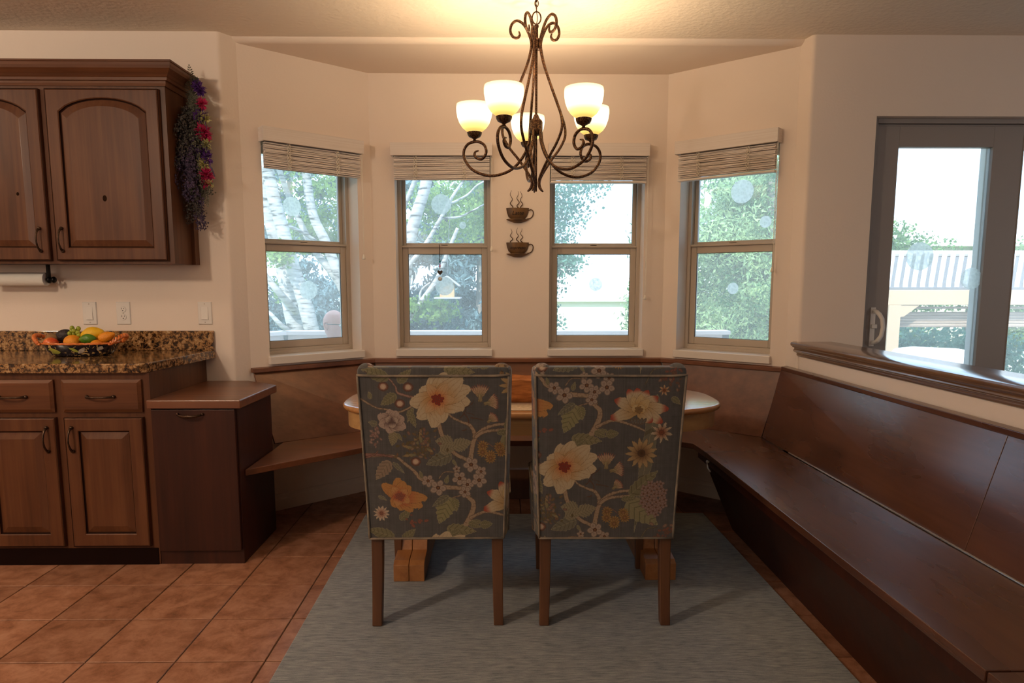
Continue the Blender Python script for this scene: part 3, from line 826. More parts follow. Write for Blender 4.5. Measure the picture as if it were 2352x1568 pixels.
# ---------------------------------------------------------------- fruit dish
BX, BY = -2.060, 3.42
fb = thing('fruit_dish', 'oval hand-painted ceramic dish with dark blue side and orange rope handles', 'dish', (BX, BY, CT))
def dish_mat():
    m = bpy.data.materials.new('painted_ceramic'); nt = NT(m)
    out = nt.n('ShaderNodeOutputMaterial'); b = nt.n('ShaderNodeBsdfPrincipled', i_Roughness=0.12)
    b.inputs['Coat Weight'].default_value = 0.6
    nt.l(b.outputs[0], out.inputs[0])
    tc = nt.n('ShaderNodeTexCoord')
    w = nt.n('ShaderNodeTexNoise', i_Scale=22.0, i_Detail=1.0, i_Distortion=2.5); nt.l(tc.outputs['Object'], w.inputs['Vector'])
    r = ramp(nt, [(0.0, srgb(18, 20, 34)), (0.60, srgb(20, 22, 36)), (0.63, srgb(196, 160, 96)), (0.68, srgb(206, 178, 120)), (0.71, srgb(22, 24, 38))])
    nt.l(w.outputs[0], r.inputs[0]); nt.l(r.outputs[0], b.inputs['Base Color'])
    return m
def oval(rx, ry, z, n=40, e=2.6):
    L = []
    for k in range(n):
        a = 2 * PI * k / n; c, s = math.cos(a), math.sin(a)
        L.append((BX + rx * math.copysign(abs(c) ** (2 / e), c), BY + ry * math.copysign(abs(s) ** (2 / e), s), z))
    return L
RI = 0.060
MB().loft([oval(0.115, 0.055, CT), oval(0.135, 0.07, CT + 0.004), oval(0.158, 0.088, CT + 0.030), oval(0.172, 0.10, CT + RI), oval(0.165, 0.093, CT + RI), oval(0.155, 0.08, CT + 0.032), oval(0.12, 0.06, CT + 0.010)]).build('bowl', dish_mat(), fb, smooth='auto')
M['rope'] = mat('orange_glaze', srgb(196, 92, 34), 0.2, col2=srgb(226, 132, 60), scale=(60, 60, 60), coat=0.4)
rim = MB()
ol = oval(0.170, 0.098, CT + RI + 0.002, 72)
rim.tube([(x, y, z + 0.0015 * (i % 2)) for i, (x, y, z) in enumerate(ol + ol[:1])], 0.0055, 8, False)
rim.build('rim', M['rope'], fb, smooth=True)
for s in (-1, 1):
    h = MB()
    for ph in (0, PI):
        P = []
        for k in range(41):
            t = k / 40; a = PI * (t - 0.5)
            bx = BX + s * (0.168 + 0.046 * math.cos(a)); by = BY + 0.055 * math.sin(a); bz = CT + RI + 0.038 * math.cos(a) ** 1.0 + 0.0
            P.append((bx + s * 0.006 * math.cos(ph + k * 0.95), by, bz + 0.006 * math.sin(ph + k * 0.95)))
        h.tube(P, 0.0062, 8)
    h.build('handle', M['rope'], fb, smooth=True)
# painted motifs, slightly raised glaze: lemon, leaves, scrolls
def motif(u, v, lu, lv, ang, col, nm):
    """oval patch on the front of the dish; u along x from the centre, v height"""
    P = []; n = 16
    def on(u_, v_):
        rx = 0.115 + (0.172 - 0.115) * min(1, (v_ / RI)) ** 0.7; ry = 0.055 + (0.10 - 0.055) * min(1, (v_ / RI)) ** 0.7
        q = max(0.0, 1 - abs(u_ / rx) ** 2.6) ** (1 / 2.6)
        return (BX + u_, BY - ry * q - 0.0065, CT + v_)
    ca, sa = math.cos(ang), math.sin(ang)
    ringo = []
    for k in range(n):
        a = 2 * PI * k / n; c, s_ = math.cos(a), math.sin(a)
        uu = lu * c; vv = lv * s_ * (1 - 0.55 * abs(c) ** 2)
        ringo.append(on(u + uu * ca - vv * sa, v + uu * sa + vv * ca))
    c0 = on(u, v)
    inner = [tuple(c0[i] + (p[i] - c0[i]) * 0.5 for i in range(3)) for p in ringo]
    mb = MB(); mb.add([c0] + [(p[0], p[1] - 0.0012, p[2]) for p in inner] + ringo, [(0, 1 + k, 1 + (k + 1) % n) for k in range(n)] + [(1 + k, 1 + n + k, 1 + n + (k + 1) % n, 1 + (k + 1) % n) for k in range(n)])
    mb.build(nm, col, fb, smooth=True)
gm = mat('glaze_green', srgb(132, 148, 70), 0.2, col2=srgb(190, 186, 84), scale=(40, 40, 40))
wm = mat('glaze_cream', srgb(206, 196, 178), 0.2, col2=srgb(150, 140, 130), scale=(60, 60, 60))
motif(-0.088, 0.026, 0.036, 0.016, -0.08, gm, 'painted_lemon')
motif(0.018, 0.034, 0.024, 0.009, -0.5, gm, 'painted_leaf')
motif(0.050, 0.030, 0.024, 0.009, 0.55, wm, 'painted_leaf')
motif(0.128, 0.036, 0.020, 0.010, 0.9, wm, 'painted_leaf')
motif(-0.140, 0.034, 0.010, 0.007, 0.5, wm, 'painted_leaf')

def fruit(name, label, col, c, r, sx=1, sy=1, sz=1, rot=0, tilt=0, col2=None, rough=0.45, bump=0.15, bsc=180, fn=None, grp=None):
    f = MB().ball((0, 0, 0), r, 22, 14, sx, sy, sz, fn)
    mt = Matrix.Translation(c) @ Matrix.Rotation(rot, 4, 'Z') @ Matrix.Rotation(tilt, 4, 'Y')
    f.v = [tuple(mt @ Vector(p)) for p in f.v]
    o = f.build(name, mat(name + '_skin' + ('_b' if name in used_f else ''), col, rough, bump=bump, bscale=bsc, col2=col2, scale=(14, 14, 14)), None, smooth=True)
    used_f.add(name)
    return tag(o, label, 'fruit')
used_f = set()
z = CT + 0.062
def pointy(x, y, zz):
    k = abs(zz) / 1.0
    return x, y, zz
def lemonf(r):
    def f(x, y, zz):
        t = zz / r; return (x, y, zz * (1 + 0.28 * abs(t) ** 6))
    return f
fruit('kiwi', 'brown fuzzy kiwi at the left end of the fruit dish', srgb(120, 88, 56), (BX - 0.142, BY + 0.004, z + 0.020), 0.026, 1, 1, 1.25, 0, 1.4, srgb(142, 108, 70), 0.9)
fruit('avocado', 'black avocado behind the apple in the fruit dish', srgb(34, 26, 28), (BX - 0.094, BY + 0.022, z + 0.034), 0.030, 1.0, 1.0, 1.35, 0.2, 1.3, srgb(58, 44, 44), 0.5, 0.6, 120)
fruit('apple', 'red and yellow apple at the front left of the fruit dish', srgb(206, 70, 40), (BX - 0.122, BY - 0.040, z + 0.000), 0.032, 1.05, 1, 0.92, 0, 0.1, srgb(226, 150, 70), 0.25, 0.0)
fruit('orange', 'large orange at the front middle of the fruit dish', srgb(236, 150, 34), (BX - 0.022, BY - 0.034, z + 0.006), 0.037, 1.05, 1, 0.95, 0, 0, None, 0.4, 0.4, 260)
fruit('lemon', 'big yellow lemon on top of the fruit pile', srgb(240, 188, 36), (BX + 0.046, BY + 0.016, z + 0.040), 0.037, 1, 1, 1.22, 0.15, 1.35, None, 0.4, 0.35, 220, lemonf(0.037))
fruit('lime', 'green lime in front of the yellow lemon', srgb(64, 108, 24), (BX + 0.058, BY - 0.044, z + 0.022), 0.0245, 1, 1, 1.28, 0.1, 1.5, srgb(100, 140, 40), 0.3, 0.25, 220, lemonf(0.0245))
fruit('lemon', 'orange-yellow lemon at the right end of the fruit dish', srgb(232, 146, 32), (BX + 0.122, BY - 0.006, z + 0.026), 0.026, 1, 1, 1.45, 0.2, 1.15, None, 0.45, 0.35, 220, lemonf(0.026))
fruit('tangerine', 'small orange tangerine low between lime and right-hand lemon', srgb(230, 140, 36), (BX + 0.096, BY - 0.040, z - 0.006), 0.027, 1.05, 1, 0.9, 0, 0, None, 0.4, 0.35, 240)
gp = thing('grape_bunch', 'small bunch of green grapes on top between avocado and lemon', 'fruit', (BX - 0.03, BY + 0.03, z + 0.03))
gpm = mat('grape_skin', srgb(140, 152, 40), 0.25, col2=srgb(164, 172, 64), scale=(30, 30, 30))
gpos = [(-0.052, 0.052), (-0.044, 0.067), (-0.030, 0.055), (-0.020, 0.064), (-0.036, 0.040), (-0.012, 0.045), (-0.024, 0.036), (-0.058, 0.040), (-0.008, 0.033), (-0.040, 0.028)]
for q, (dx, dz) in enumerate(gpos):
    MB().ball((BX + dx, BY + 0.018 - 0.010 * (q % 3), z + dz + 0.004), 0.0108, 14, 10, sz=1.1).build('grape', gpm, gp, smooth=True)
MB().tube([(BX - 0.03, BY + 0.012, z + 0.05), (BX - 0.034, BY + 0.012, z + 0.030), (BX - 0.03, BY + 0.012, z + 0.014)], 0.002, 6).build('stem', mat('grape_stem', srgb(110, 100, 50), 0.8), gp)

# ---------------------------------------------------------------- floral linen print, painted in numpy (repeats every 460 x 385 units)
PW, PH, PS = 460, 385, 2.4
NX, NY = int(PW * PS), int(PH * PS)
canvas = np.zeros((NY, NX, 3), np.float32)
base_c = np.array([95, 92, 90], np.float32) / 255
canvas[:] = base_c
low = rng.normal(0, 1, (NY // 24 + 2, NX // 24 + 2))
def upsample(a, ny, nx):
    yy = np.linspace(0, a.shape[0] - 1.001, ny); xx = np.linspace(0, a.shape[1] - 1.001, nx)
    y0_ = yy.astype(int); x0_ = xx.astype(int); fy = (yy - y0_)[:, None]; fx = (xx - x0_)[None, :]
    A = a[y0_][:, x0_]; B = a[y0_][:, x0_ + 1]; C_ = a[y0_ + 1][:, x0_]; D = a[y0_ + 1][:, x0_ + 1]
    return A * (1 - fy) * (1 - fx) + B * (1 - fy) * fx + C_ * fy * (1 - fx) + D * fy * fx
canvas += upsample(low, NY, NX)[..., None] * 0.010
canvas += rng.normal(0, 1, (1, NX, 1)) * 0.016      # linen slub
canvas += rng.normal(0, 1, (NY, 1, 1)) * 0.008
wob = upsample(rng.normal(0, 1, (NY // 8, NX // 8)), NY, NX) * 0.9 + upsample(rng.normal(0, 1, (NY // 3, NX // 3)), NY, NX) * 0.5

def region(x0, y0, x1, y1):
    ix = np.arange(int((x0 - 4) * PS), int((x1 + 4) * PS) + 1); iy = np.arange(int((y0 - 4) * PS), int((y1 + 4) * PS) + 1)
    X, Y = np.meshgrid(ix / PS, iy / PS)
    sel = np.ix_(iy % NY, ix % NX)
    return X, Y, sel
def sm(a, b, x):
    t = np.clip((x - a) / (b - a), 0, 1); return t * t * (3 - 2 * t)
def put(sel, mask, col):
    m = np.clip(mask, 0, 1)[..., None]
    canvas[sel] = canvas[sel] * (1 - m) + np.asarray(col, np.float32) * m
def c_(r_, g_, b_): return np.array([r_, g_, b_], np.float32) / 255
INK = c_(84, 66, 54)
def ell(cx, cy, rx, ry, ang, col, col2=None, ink=0.55, edge=0.10):
    R = max(rx, ry)
    X, Y, sel = region(cx - R, cy - R, cx + R, cy + R)
    ca, sa = math.cos(ang), math.sin(ang)
    u = ((X - cx) * ca + (Y - cy) * sa) / rx; v = (-(X - cx) * sa + (Y - cy) * ca) / ry
    d = np.sqrt(u * u + v * v) + wob[sel] * 0.05
    w = 1.0 / (min(rx, ry) * PS)
    t = np.clip(d, 0, 1)[..., None]
    cc = (col if col2 is None else np.asarray(col2) * (1 - t) + np.asarray(col) * t)
    put(sel, 1 - sm(1 - w, 1 + w, d), cc)
    if ink: put(sel, ink * (sm(1 - edge - w * 2, 1 - edge, d) * (1 - sm(1 - w, 1 + w, d))), INK)
def petal(bx, by, tx, ty, wd, cin, cout, ink=0.5, veins=5, tip=None, pw=0.75):
    L = math.hypot(tx - bx, ty - by); ux, uy = (tx - bx) / L, (ty - by) / L
    X, Y, sel = region(min(bx, tx) - wd, min(by, ty) - wd, max(bx, tx) + wd, max(by, ty) + wd)
    t = ((X - bx) * ux + (Y - by) * uy) / L; s = (-(X - bx) * uy + (Y - by) * ux)
    s = s + wob[sel] * 0.8; t2 = t + wob[sel] * 0.015
    hw_ = wd / 2 * np.sin(np.clip(t2, 0, 1) ** pw * PI) ** 0.5 * (t2 > 0) * (t2 < 1)
    hw_ = np.maximum(hw_, 1e-3)
    inside = sm(0, 1.0, hw_ - np.abs(s))
    inside = inside * (hw_ > 0.3)
    tt = np.clip(t, 0, 1)[..., None]
    cc = np.asarray(cin) * (1 - sm(0.05, 0.75, tt)) + np.asarray(cout) * sm(0.05, 0.75, tt)
    if tip is not None: cc = cc * (1 - sm(0.72, 0.95, tt)) + np.asarray(tip) * sm(0.72, 0.95, tt)
    put(sel, inside, cc)
    if veins:
        vv = np.abs(np.sin(s / np.maximum(hw_, 1) * veins * 1.4))
        put(sel, 0.22 * inside * (vv < 0.25) * (t > 0.15) * (t < 0.92), np.asarray(cin) * 0.75)
    if ink: put(sel, ink * inside * (np.abs(hw_ - np.abs(s)) < 1.3), INK)
def leaf(bx, by, tx, ty, wd, col, vein, ink=0.5, n=6, outline=None):
    L = math.hypot(tx - bx, ty - by); ux, uy = (tx - bx) / L, (ty - by) / L
    X, Y, sel = region(min(bx, tx) - wd, min(by, ty) - wd, max(bx, tx) + wd, max(by, ty) + wd)
    t = ((X - bx) * ux + (Y - by) * uy) / L; s = (-(X - bx) * uy + (Y - by) * ux) + wob[sel] * 0.6
    tc_ = np.clip(t, 0, 1)
    hw_ = np.maximum(wd / 2 * (np.sin(tc_ ** 0.65 * PI)) ** 0.8 * (1 + 0.08 * np.sin(tc_ * 40)), 1e-3)
    inside = sm(0, 1.0, hw_ - np.abs(s)) * (t > 0) * (t < 1)
    put(sel, inside, col)
    put(sel, 0.6 * inside * (np.abs(s) < 0.9), c_(164, 150, 120))
    ph = (t * L - np.abs(s) * 0.8) / (L / n)
    put(sel, 0.45 * inside * (np.abs((ph % 1.0) - 0.5) < 0.10), vein)
    put(sel, 0.6 * inside * (hw_ - np.abs(s) < 1.5), c_(170, 156, 126) if outline is None else outline)
def stroke(pts, w0, w1, col, ink=0.5, ink_col=None):
    P = np.array(pts, float); pad = max(w0, w1) + 2
    X, Y, sel = region(P[:, 0].min() - pad, P[:, 1].min() - pad, P[:, 0].max() + pad, P[:, 1].max() + pad)
    # smooth the polyline a little
    Q = []
    for i in range(len(P) - 1):
        p0 = P[max(i - 1, 0)]; p1 = P[i]; p2 = P[i + 1]; p3 = P[min(i + 2, len(P) - 1)]
        for k in range(5):
            t = k / 5; Q.append(0.5 * ((2 * p1) + (-p0 + p2) * t + (2 * p0 - 5 * p1 + 4 * p2 - p3) * t * t + (-p0 + 3 * p1 - 3 * p2 + p3) * t ** 3))
    Q.append(P[-1]); Q = np.array(Q); n = len(Q)
    best = np.full(X.shape, 1e9)
    for i in range(n - 1):
        a = Q[i]; d = Q[i + 1] - a; L2 = (d ** 2).sum() + 1e-9
        t = np.clip(((X - a[0]) * d[0] + (Y - a[1]) * d[1]) / L2, 0, 1)
        w = (w0 + (w1 - w0) * (i + t) / (n - 1)) / 2
        dist = np.hypot(X - a[0] - t * d[0], Y - a[1] - t * d[1]) - w + wob[sel] * 0.5
        best = np.minimum(best, dist)
    put(sel, 1 - sm(-0.6, 0.4, best), col)
    spk = (wob[sel] > 0.5) * (best < -1)
    put(sel, 0.25 * spk, INK)
    if ink: put(sel, ink * (np.abs(best + 0.5) < 0.8), INK if ink_col is None else ink_col)
def Lc(x, y): return (x / 3.267 - 30, y / 3.267 - 48)
def Rc(x, y): return (x / 3.267 + 72, y / 3.267 - 210 + (PH if y / 3.267 - 210 < -110 else 0))
TAN = c_(176, 150, 124); CREAM = c_(206, 184, 150); PINK = c_(170, 132, 118); OLIVE = c_(132, 124, 94); OLD = c_(86, 80, 58)
MAUVE = c_(186, 162, 146); ORG = c_(196, 142, 84); RED = c_(170, 62, 44); GOLD = c_(178, 138, 84); SAGE = c_(124, 118, 100)
ROSE = c_(172, 112, 96)
# branches
S = lambda pts, a, b, col=TAN, f=Lc: stroke([f(*p) for p in pts], a, b, col)
S([(870, 1450), (930, 1340), (950, 1240), (900, 1180), (880, 1100)], 15, 9)
S([(930, 1360), (1050, 1310), (1200, 1350), (1310, 1400)], 9, 5)
S([(930, 900), (945, 790), (965, 700), (930, 620), (860, 590), (790, 550), (745, 480)], 13, 4)
S([(960, 710), (1050, 640), (1180, 610), (1330, 625), (1400, 650)], 10, 4)
S([(695, 600), (720, 700), (800, 830), (900, 890)], 11, 9)
S([(180, 860), (350, 860), (430, 920), (500, 980), (545, 1040), (620, 1070)], 6, 10, TAN)
S([(100, 855), (230, 850), (340, 865)], 10, 5, c_(150, 108, 96))
S([(120, 880), (200, 850), (230, 820)], 6, 2, c_(150, 108, 96))
S([(730, 1110), (860, 1120)], 12, 11)
S([(120, 415), (230, 480), (300, 492), (400, 515), (500, 470)], 5, 5)
S([(320, 240), (380, 320), (400, 370), (520, 405)], 4, 7, PINK)
S([(690, 1040), (730, 990), (800, 990)], 3, 3)
S([(780, 1200), (850, 1180), (930, 1180)], 3, 3)
S([(950, 300), (1000, 200), (1080, 180)], 4, 3, SAGE, Rc)
S([(560, 760), (540, 700), (560, 640)], 3, 2, OLD)
for a, b in (((860, 560), (900, 480)), ((900, 480), (960, 430)), ((900, 520), (960, 540)), ((940, 560), (1030, 580)), ((920, 600), (880, 520)), ((900, 650), (870, 660))):
    S([a, ((a[0] + b[0]) / 2 + 12, (a[1] + b[1]) / 2), b], 2.5, 1.5, c_(120, 84, 76))
S([(640, 1240), (700, 1200), (780, 1190), (880, 1180)], 9, 7, TAN, Rc)
S([(650, 1270), (730, 1290), (800, 1350), (830, 1390)], 3, 2, PINK, Rc)
# leaves
Lf = lambda a, b, w, col=OLIVE, v=OLD, f=Lc, **k: leaf(*f(*a), *f(*b), w, col, v, **k)
Lf((335, 260), (130, 190), 30); Lf((400, 290), (500, 190), 24); Lf((385, 380), (265, 460), 26); Lf((195, 415), (180, 355), 12)
Lf((360, 670), (340, 780), 24, c_(150, 136, 106)); Lf((380, 680), (420, 745), 10); Lf((470, 500), (525, 640), 18); Lf((505, 480), (460, 600), 12)
Lf((235, 610), (165, 590), 16, SAGE); Lf((740, 190), (975, 215), 30, c_(140, 130, 98)); Lf((760, 250), (860, 190), 18)
Lf((800, 760), (665, 740), 36, c_(150, 138, 112)); Lf((800, 790), (940, 745), 34, c_(150, 138, 112)); Lf((790, 850), (590, 930), 34, SAGE)
Lf((700, 820), (830, 790), 26, c_(150, 138, 112)); Lf((795, 890), (830, 950), 9)
Lf((770, 1190), (680, 1410), 44, c_(152, 144, 104)); Lf((760, 1180), (630, 1270), 20, SAGE); Lf((800, 1200), (820, 1310), 22, c_(140, 132, 96))
Lf((320, 900), (205, 1050), 32, c_(156, 132, 112)); Lf((340, 910), (430, 1000), 12, SAGE); Lf((740, 1080), (760, 1010), 12)
Lf((560, 1040), (545, 975), 10); Lf((220, 1180), (290, 1215), 10, SAGE); Lf((1000, 1420), (1100, 1410), 22, OLIVE); Lf((910, 1400), (1010, 1440), 18, OLIVE)
Lf((380, 1375), (470, 1290), 20, OLIVE); Lf((1010, 1400), (930, 1380), 12)
Lf((1040, 380), (905, 235), 32, SAGE, f=Rc); Lf((1150, 400), (1220, 460), 16, OLIVE, f=Rc)
Lf((860, 1180), (1075, 975), 34, OLIVE, f=Rc); Lf((840, 1230), (1090, 1420), 52, c_(150, 142, 108), f=Rc); Lf((800, 1210), (930, 1200), 16, OLIVE, f=Rc)
# brown flower sprays
def spray(cx, cy, sx, sy, n, cols, f=Lc, seed=1, r0=5.5):
    q = np.random.default_rng(seed)
    for _ in range(n):
        x = cx + q.normal() * sx; y = cy + q.normal() * sy
        p = f(x, y); a = q.uniform(0, PI); rr = r0 * q.uniform(0.55, 1.15)
        col = cols[q.integers(len(cols))]
        ell(p[0], p[1], rr, rr * 0.6, a, col, col * 0.75, 0.55, 0.22)
spray(525, 800, 70, 55, 46, [c_(150, 124, 88), c_(128, 116, 78), c_(160, 120, 92)], seed=3)
for a, b in (((560, 760), (555, 655)), ((570, 760), (620, 710)), ((540, 770), (505, 715)), ((600, 800), (650, 830)), ((520, 850), (410, 860)), ((500, 800), (415, 780))):
    petal(*Lc(*a), *Lc(*b), 9, OLIVE, c_(160, 136, 96), 0.5, 0)
spray(215, 715, 26, 38, 26, [c_(182, 140, 130), c_(196, 160, 148)], seed=5, r0=5)
spray(1140, 250, 45, 55, 30, [ROSE, c_(190, 150, 128), c_(150, 110, 92)], Rc, 6, 5.5)
spray(240, 1290, 60, 60, 30, [c_(180, 150, 120), c_(170, 128, 110), SAGE], Rc, 8, 5.5)
spray(500, 1385, 36, 24, 10, [ROSE, c_(184, 110, 92)], seed=9, r0=6)
# big cream flower
def blossom(f, c, petals, wd, cin, cout, heart=None, hr=0, ink=0.45, tip=None):
    cx, cy = f(*c)
    for (x, y) in petals:
        tx_, ty_ = f(x, y); petal(cx, cy, tx_, ty_, wd, cin, cout, ink, 4, tip)
    if heart is not None:
        for k in range(14):
            a = k * 2.4; rr = hr * math.sqrt(k / 14)
            ell(cx + rr * math.cos(a), cy + rr * math.sin(a), hr * 0.38, hr * 0.3, a, heart, heart * 0.85, 0.5, 0.3)
blossom(Lc, (690, 420), [(655, 235), (752, 212), (560, 335), (480, 445), (540, 570), (655, 640), (725, 600), (935, 440), (890, 490), (940, 330), (880, 250)], 46, ORG, CREAM, RED, 13)
blossom(Lc, (690, 420), [(620, 300), (760, 300), (600, 520), (820, 420), (720, 540)], 26, c_(206, 120, 66), c_(208, 172, 128), RED, 12, 0.3)
# mauve rose
blossom(Lc, (345, 590), [(330, 490), (240, 540), (245, 615), (320, 680), (400, 660), (450, 640), (440, 560), (385, 505)], 30, c_(120, 96, 90), MAUVE, None, 0)
blossom(Lc, (345, 590), [(300, 560), (390, 570), (350, 640)], 20, c_(104, 82, 78), c_(190, 168, 150), None, 0)
# orange peony
blossom(Lc, (385, 1185), [(370, 1030), (250, 1085), (300, 1130), (330, 1270), (400, 1300), (480, 1310), (560, 1270), (600, 1200), (470, 1100), (420, 1060)], 32, c_(190, 100, 70), ORG, c_(184, 96, 76), 12)
blossom(Lc, (385, 1185), [(330, 1110), (440, 1130), (460, 1230), (360, 1260)], 24, c_(176, 84, 62), c_(204, 152, 96), c_(186, 104, 84), 9, 0.3)
# small five-petalled flowers
def small(f, c, r_, col=c_(196, 172, 154), mid=c_(108, 66, 50), n=5, a0=0.3):
    cx, cy = f(*c)
    for k in range(n):
        a = a0 + 2 * PI * k / n
        ell(cx + r_ * 0.58 * math.cos(a), cy + r_ * 0.58 * math.sin(a), r_ * 0.48, r_ * 0.40, a, col, col * 0.80, 0.5, 0.16)
    ell(cx, cy, r_ * 0.26, r_ * 0.26, 0, mid, c_(150, 110, 70), 0.5, 0.4)
for (x, y, r_) in ((1010, 985, 13), (935, 930, 18), (845, 1040, 17), (905, 1090, 15), (995, 1055, 18), (885, 1150, 14), (605, 1060, 15), (680, 1115, 19), (825, 965, 9)):
    small(Lc, (x, y), r_, a0=x * 0.1)
# round pink buds
for x, y in ((290, 320), (475, 325), (410, 450), (515, 905)):
    cx, cy = Lc(x, y); ell(cx, cy, 12, 11, 0, c_(140, 92, 80), c_(160, 110, 92), 0.6, 0.2); ell(cx, cy, 7.5, 7, 0, c_(204, 168, 144), c_(216, 190, 160), 0.4)
# fan-shaped thistles
for (bx, by, tx_, ty_) in ((1010, 420, 1005, 300), (1050, 450, 1150, 430), (1070, 590, 1130, 540)):
    b_ = Lc(bx, by); t_ = Lc(tx_, ty_); d = (t_[0] - b_[0], t_[1] - b_[1])
    for k in range(-4, 5):
        a = k * 0.16; e = (b_[0] + d[0] * math.cos(a) - d[1] * math.sin(a), b_[1] + d[0] * math.sin(a) + d[1] * math.cos(a))
        petal(b_[0], b_[1], e[0], e[1], 5.5, c_(170, 150, 108), c_(196, 160, 130), 0.5, 0, ROSE, 1.6)
    for k in (-1, 0, 1):
        a = k * 0.5; e = (b_[0] - (d[0] * math.cos(a) - d[1] * math.sin(a)) * 0.2, b_[1] - (d[0] * math.sin(a) + d[1] * math.cos(a)) * 0.2)
        petal(b_[0] + d[0] * 0.35, b_[1] + d[1] * 0.35, e[0], e[1], 6, c_(176, 160, 118), c_(160, 140, 100), 0.4, 0)
# daisies
def daisy(f, c, r_, n, cin, cout, mid, wd=None, ink=0.5):
    cx, cy = f(*c)
    for k in range(n):
        a = 2 * PI * k / n + 0.2
        petal(cx, cy, cx + r_ * math.cos(a), cy + r_ * math.sin(a), wd or r_ * 0.42, cin, cout, ink, 0)
    ell(cx, cy, r_ * 0.24, r_ * 0.24, 0, mid, mid * 0.8, 0.5, 0.3)
for (x, y) in ((1025, 780), (1085, 855), (1150, 790)): daisy(Lc, (x, y), 14, 12, c_(128, 92, 56), GOLD, c_(190, 140, 96))
for (x, y) in ((690, 1360), (830, 1360), (750, 1410)): daisy(Rc, (x, y), 14, 12, c_(128, 92, 56), GOLD, c_(190, 140, 96))
daisy(Rc, (940, 840), 38, 13, c_(124, 92, 62), c_(186, 154, 110), c_(104, 72, 44), 13)
daisy(Rc, (1085, 675), 27, 9, c_(150, 92, 66), c_(196, 176, 148), c_(150, 84, 58), 10, 0.8)
daisy(Rc, (1090, 350), 14, 7, c_(150, 96, 66), c_(206, 170, 130), c_(150, 92, 60))
daisy(Lc, (240, 1320), 20, 12, c_(186, 130, 108), c_(206, 184, 160), c_(170, 110, 90))
# lotus with red tips
blossom(Rc, (905, 490), [(690, 570), (720, 420), (820, 340), (890, 330), (970, 350), (1050, 400), (1130, 490), (1090, 600), (1010, 600)], 32, c_(190, 150, 96), CREAM, None, 0, 0.5, c_(176, 84, 66))
blossom(Rc, (905, 500), [(850, 400), (920, 380), (980, 420), (860, 470), (950, 480)], 24, c_(196, 150, 84), c_(212, 184, 136), GOLD, 8, 0.4)
for k in range(-2, 3):
    p = Rc(905 + k * 22, 590); ell(p[0], p[1], 4, 9, 0.3 * k, c_(150, 140, 120), base_c, 0.6, 0.3)
# hydrangea
q = np.random.default_rng(4)
for k in range(34):
    a = k * 2.399; rr = math.sqrt(k / 34)
    p = Rc(1050 + 100 * rr * math.cos(a), 1200 + 140 * rr * math.sin(a))
    small(lambda x, y: (x, y), p, 8.5, c_(180, 148, 138), c_(130, 86, 76), 4, q.uniform(0, 2))
canvas = np.clip(canvas * 0.88 * (1 + rng.normal(0, 1, canvas.shape[:2])[..., None] * 0.035), 0, 1)
img = bpy.data.images.new('floral_print', NX, NY)
px = np.ones((NY, NX, 4), np.float32); px[..., :3] = canvas[::-1]
img.pixels.foreach_set(px.ravel()); img.update(); img.pack()

def fabric_mat():
    m = bpy.data.materials.new('floral_linen'); nt = NT(m)
    out = nt.n('ShaderNodeOutputMaterial'); b = nt.n('ShaderNodeBsdfPrincipled', i_Roughness=0.85)
    b.inputs['Specular IOR Level'].default_value = 0.2; b.inputs['Sheen Weight'].default_value = 0.2
    nt.l(b.outputs[0], out.inputs[0])
    uv = nt.n('ShaderNodeUVMap'); uv.uv_map = 'print'
    t = nt.n('ShaderNodeTexImage'); t.image = img; t.extension = 'REPEAT'
    nt.l(uv.outputs[0], t.inputs[0])
    hs = nt.n('ShaderNodeHueSaturation'); hs.inputs['Value'].default_value = 1.0; hs.inputs['Saturation'].default_value = 1.0
    nt.l(t.outputs[0], hs.inputs['Color']); nt.l(hs.outputs[0], b.inputs['Base Color'])
    tc = nt.n('ShaderNodeTexCoord'); n = nt.n('ShaderNodeTexNoise', i_Scale=700.0, i_Detail=1)
    n2 = nt.n('ShaderNodeTexNoise', i_Scale=6.0, i_Detail=2)
    nt.l(tc.outputs['Object'], n.inputs['Vector']); nt.l(tc.outputs['Object'], n2.inputs['Vector'])
    ad = nt.n('ShaderNodeMath', operation='MULTIPLY_ADD'); ad.inputs[1].default_value = 4.0
    nt.l(n2.outputs[0], ad.inputs[0]); nt.l(n.outputs[0], ad.inputs[2])
    bp = nt.n('ShaderNodeBump', i_Strength=0.25, i_Distance=0.0015)
    nt.l(ad.outputs[0], bp.inputs['Height']); nt.l(bp.outputs[0], b.inputs['Normal'])
    return m
M['fabric'] = fabric_mat()
M['piping'] = mat('linen_piping', srgb(104, 96, 86), 0.9, col2=srgb(150, 132, 112), scale=(14, 14, 14))

def print_uv(o, ou, ov):
    """box-projected print: units 1/460 and 1/385 of the repeat, 0.001545 m per unit"""
    me = o.data; U = me.uv_layers.new(name='print')
    k = 0.001545
    for p in me.polygons:
        n = p.normal
        for li in p.loop_indices:
            v = me.vertices[me.loops[li].vertex_index].co
            if abs(n.z) > 0.75: a, b = v.x, 0.985 + v.y
            elif abs(n.x) > 0.8: a, b = v.y * (1 if n.x > 0 else -1) + (0.27 if n.x > 0 else -0.27), v.z
            else: a, b = v.x, v.z
            U.data[li].uv = (((a + 0.2675) / k + ou) / PW, 1 - ((0.985 - b) / k + ov) / PH)

def rrect(hx, y0_, y1_, z, rad, n=4, bulge=0.0):
    """rounded rectangle ring in plan at height z: x in +-hx, y in y0..y1"""
    L = []
    for (cx_, cy_, a0) in ((hx - rad, y0_ + rad, -PI / 2), (hx - rad, y1_ - rad, 0), (-hx + rad, y1_ - rad, PI / 2), (-hx + rad, y0_ + rad, PI)):
        for k in range(n + 1):
            a = a0 + PI / 2 * k / n
            L.append((cx_ + rad * math.cos(a), cy_ + rad * math.sin(a), z))
    return L

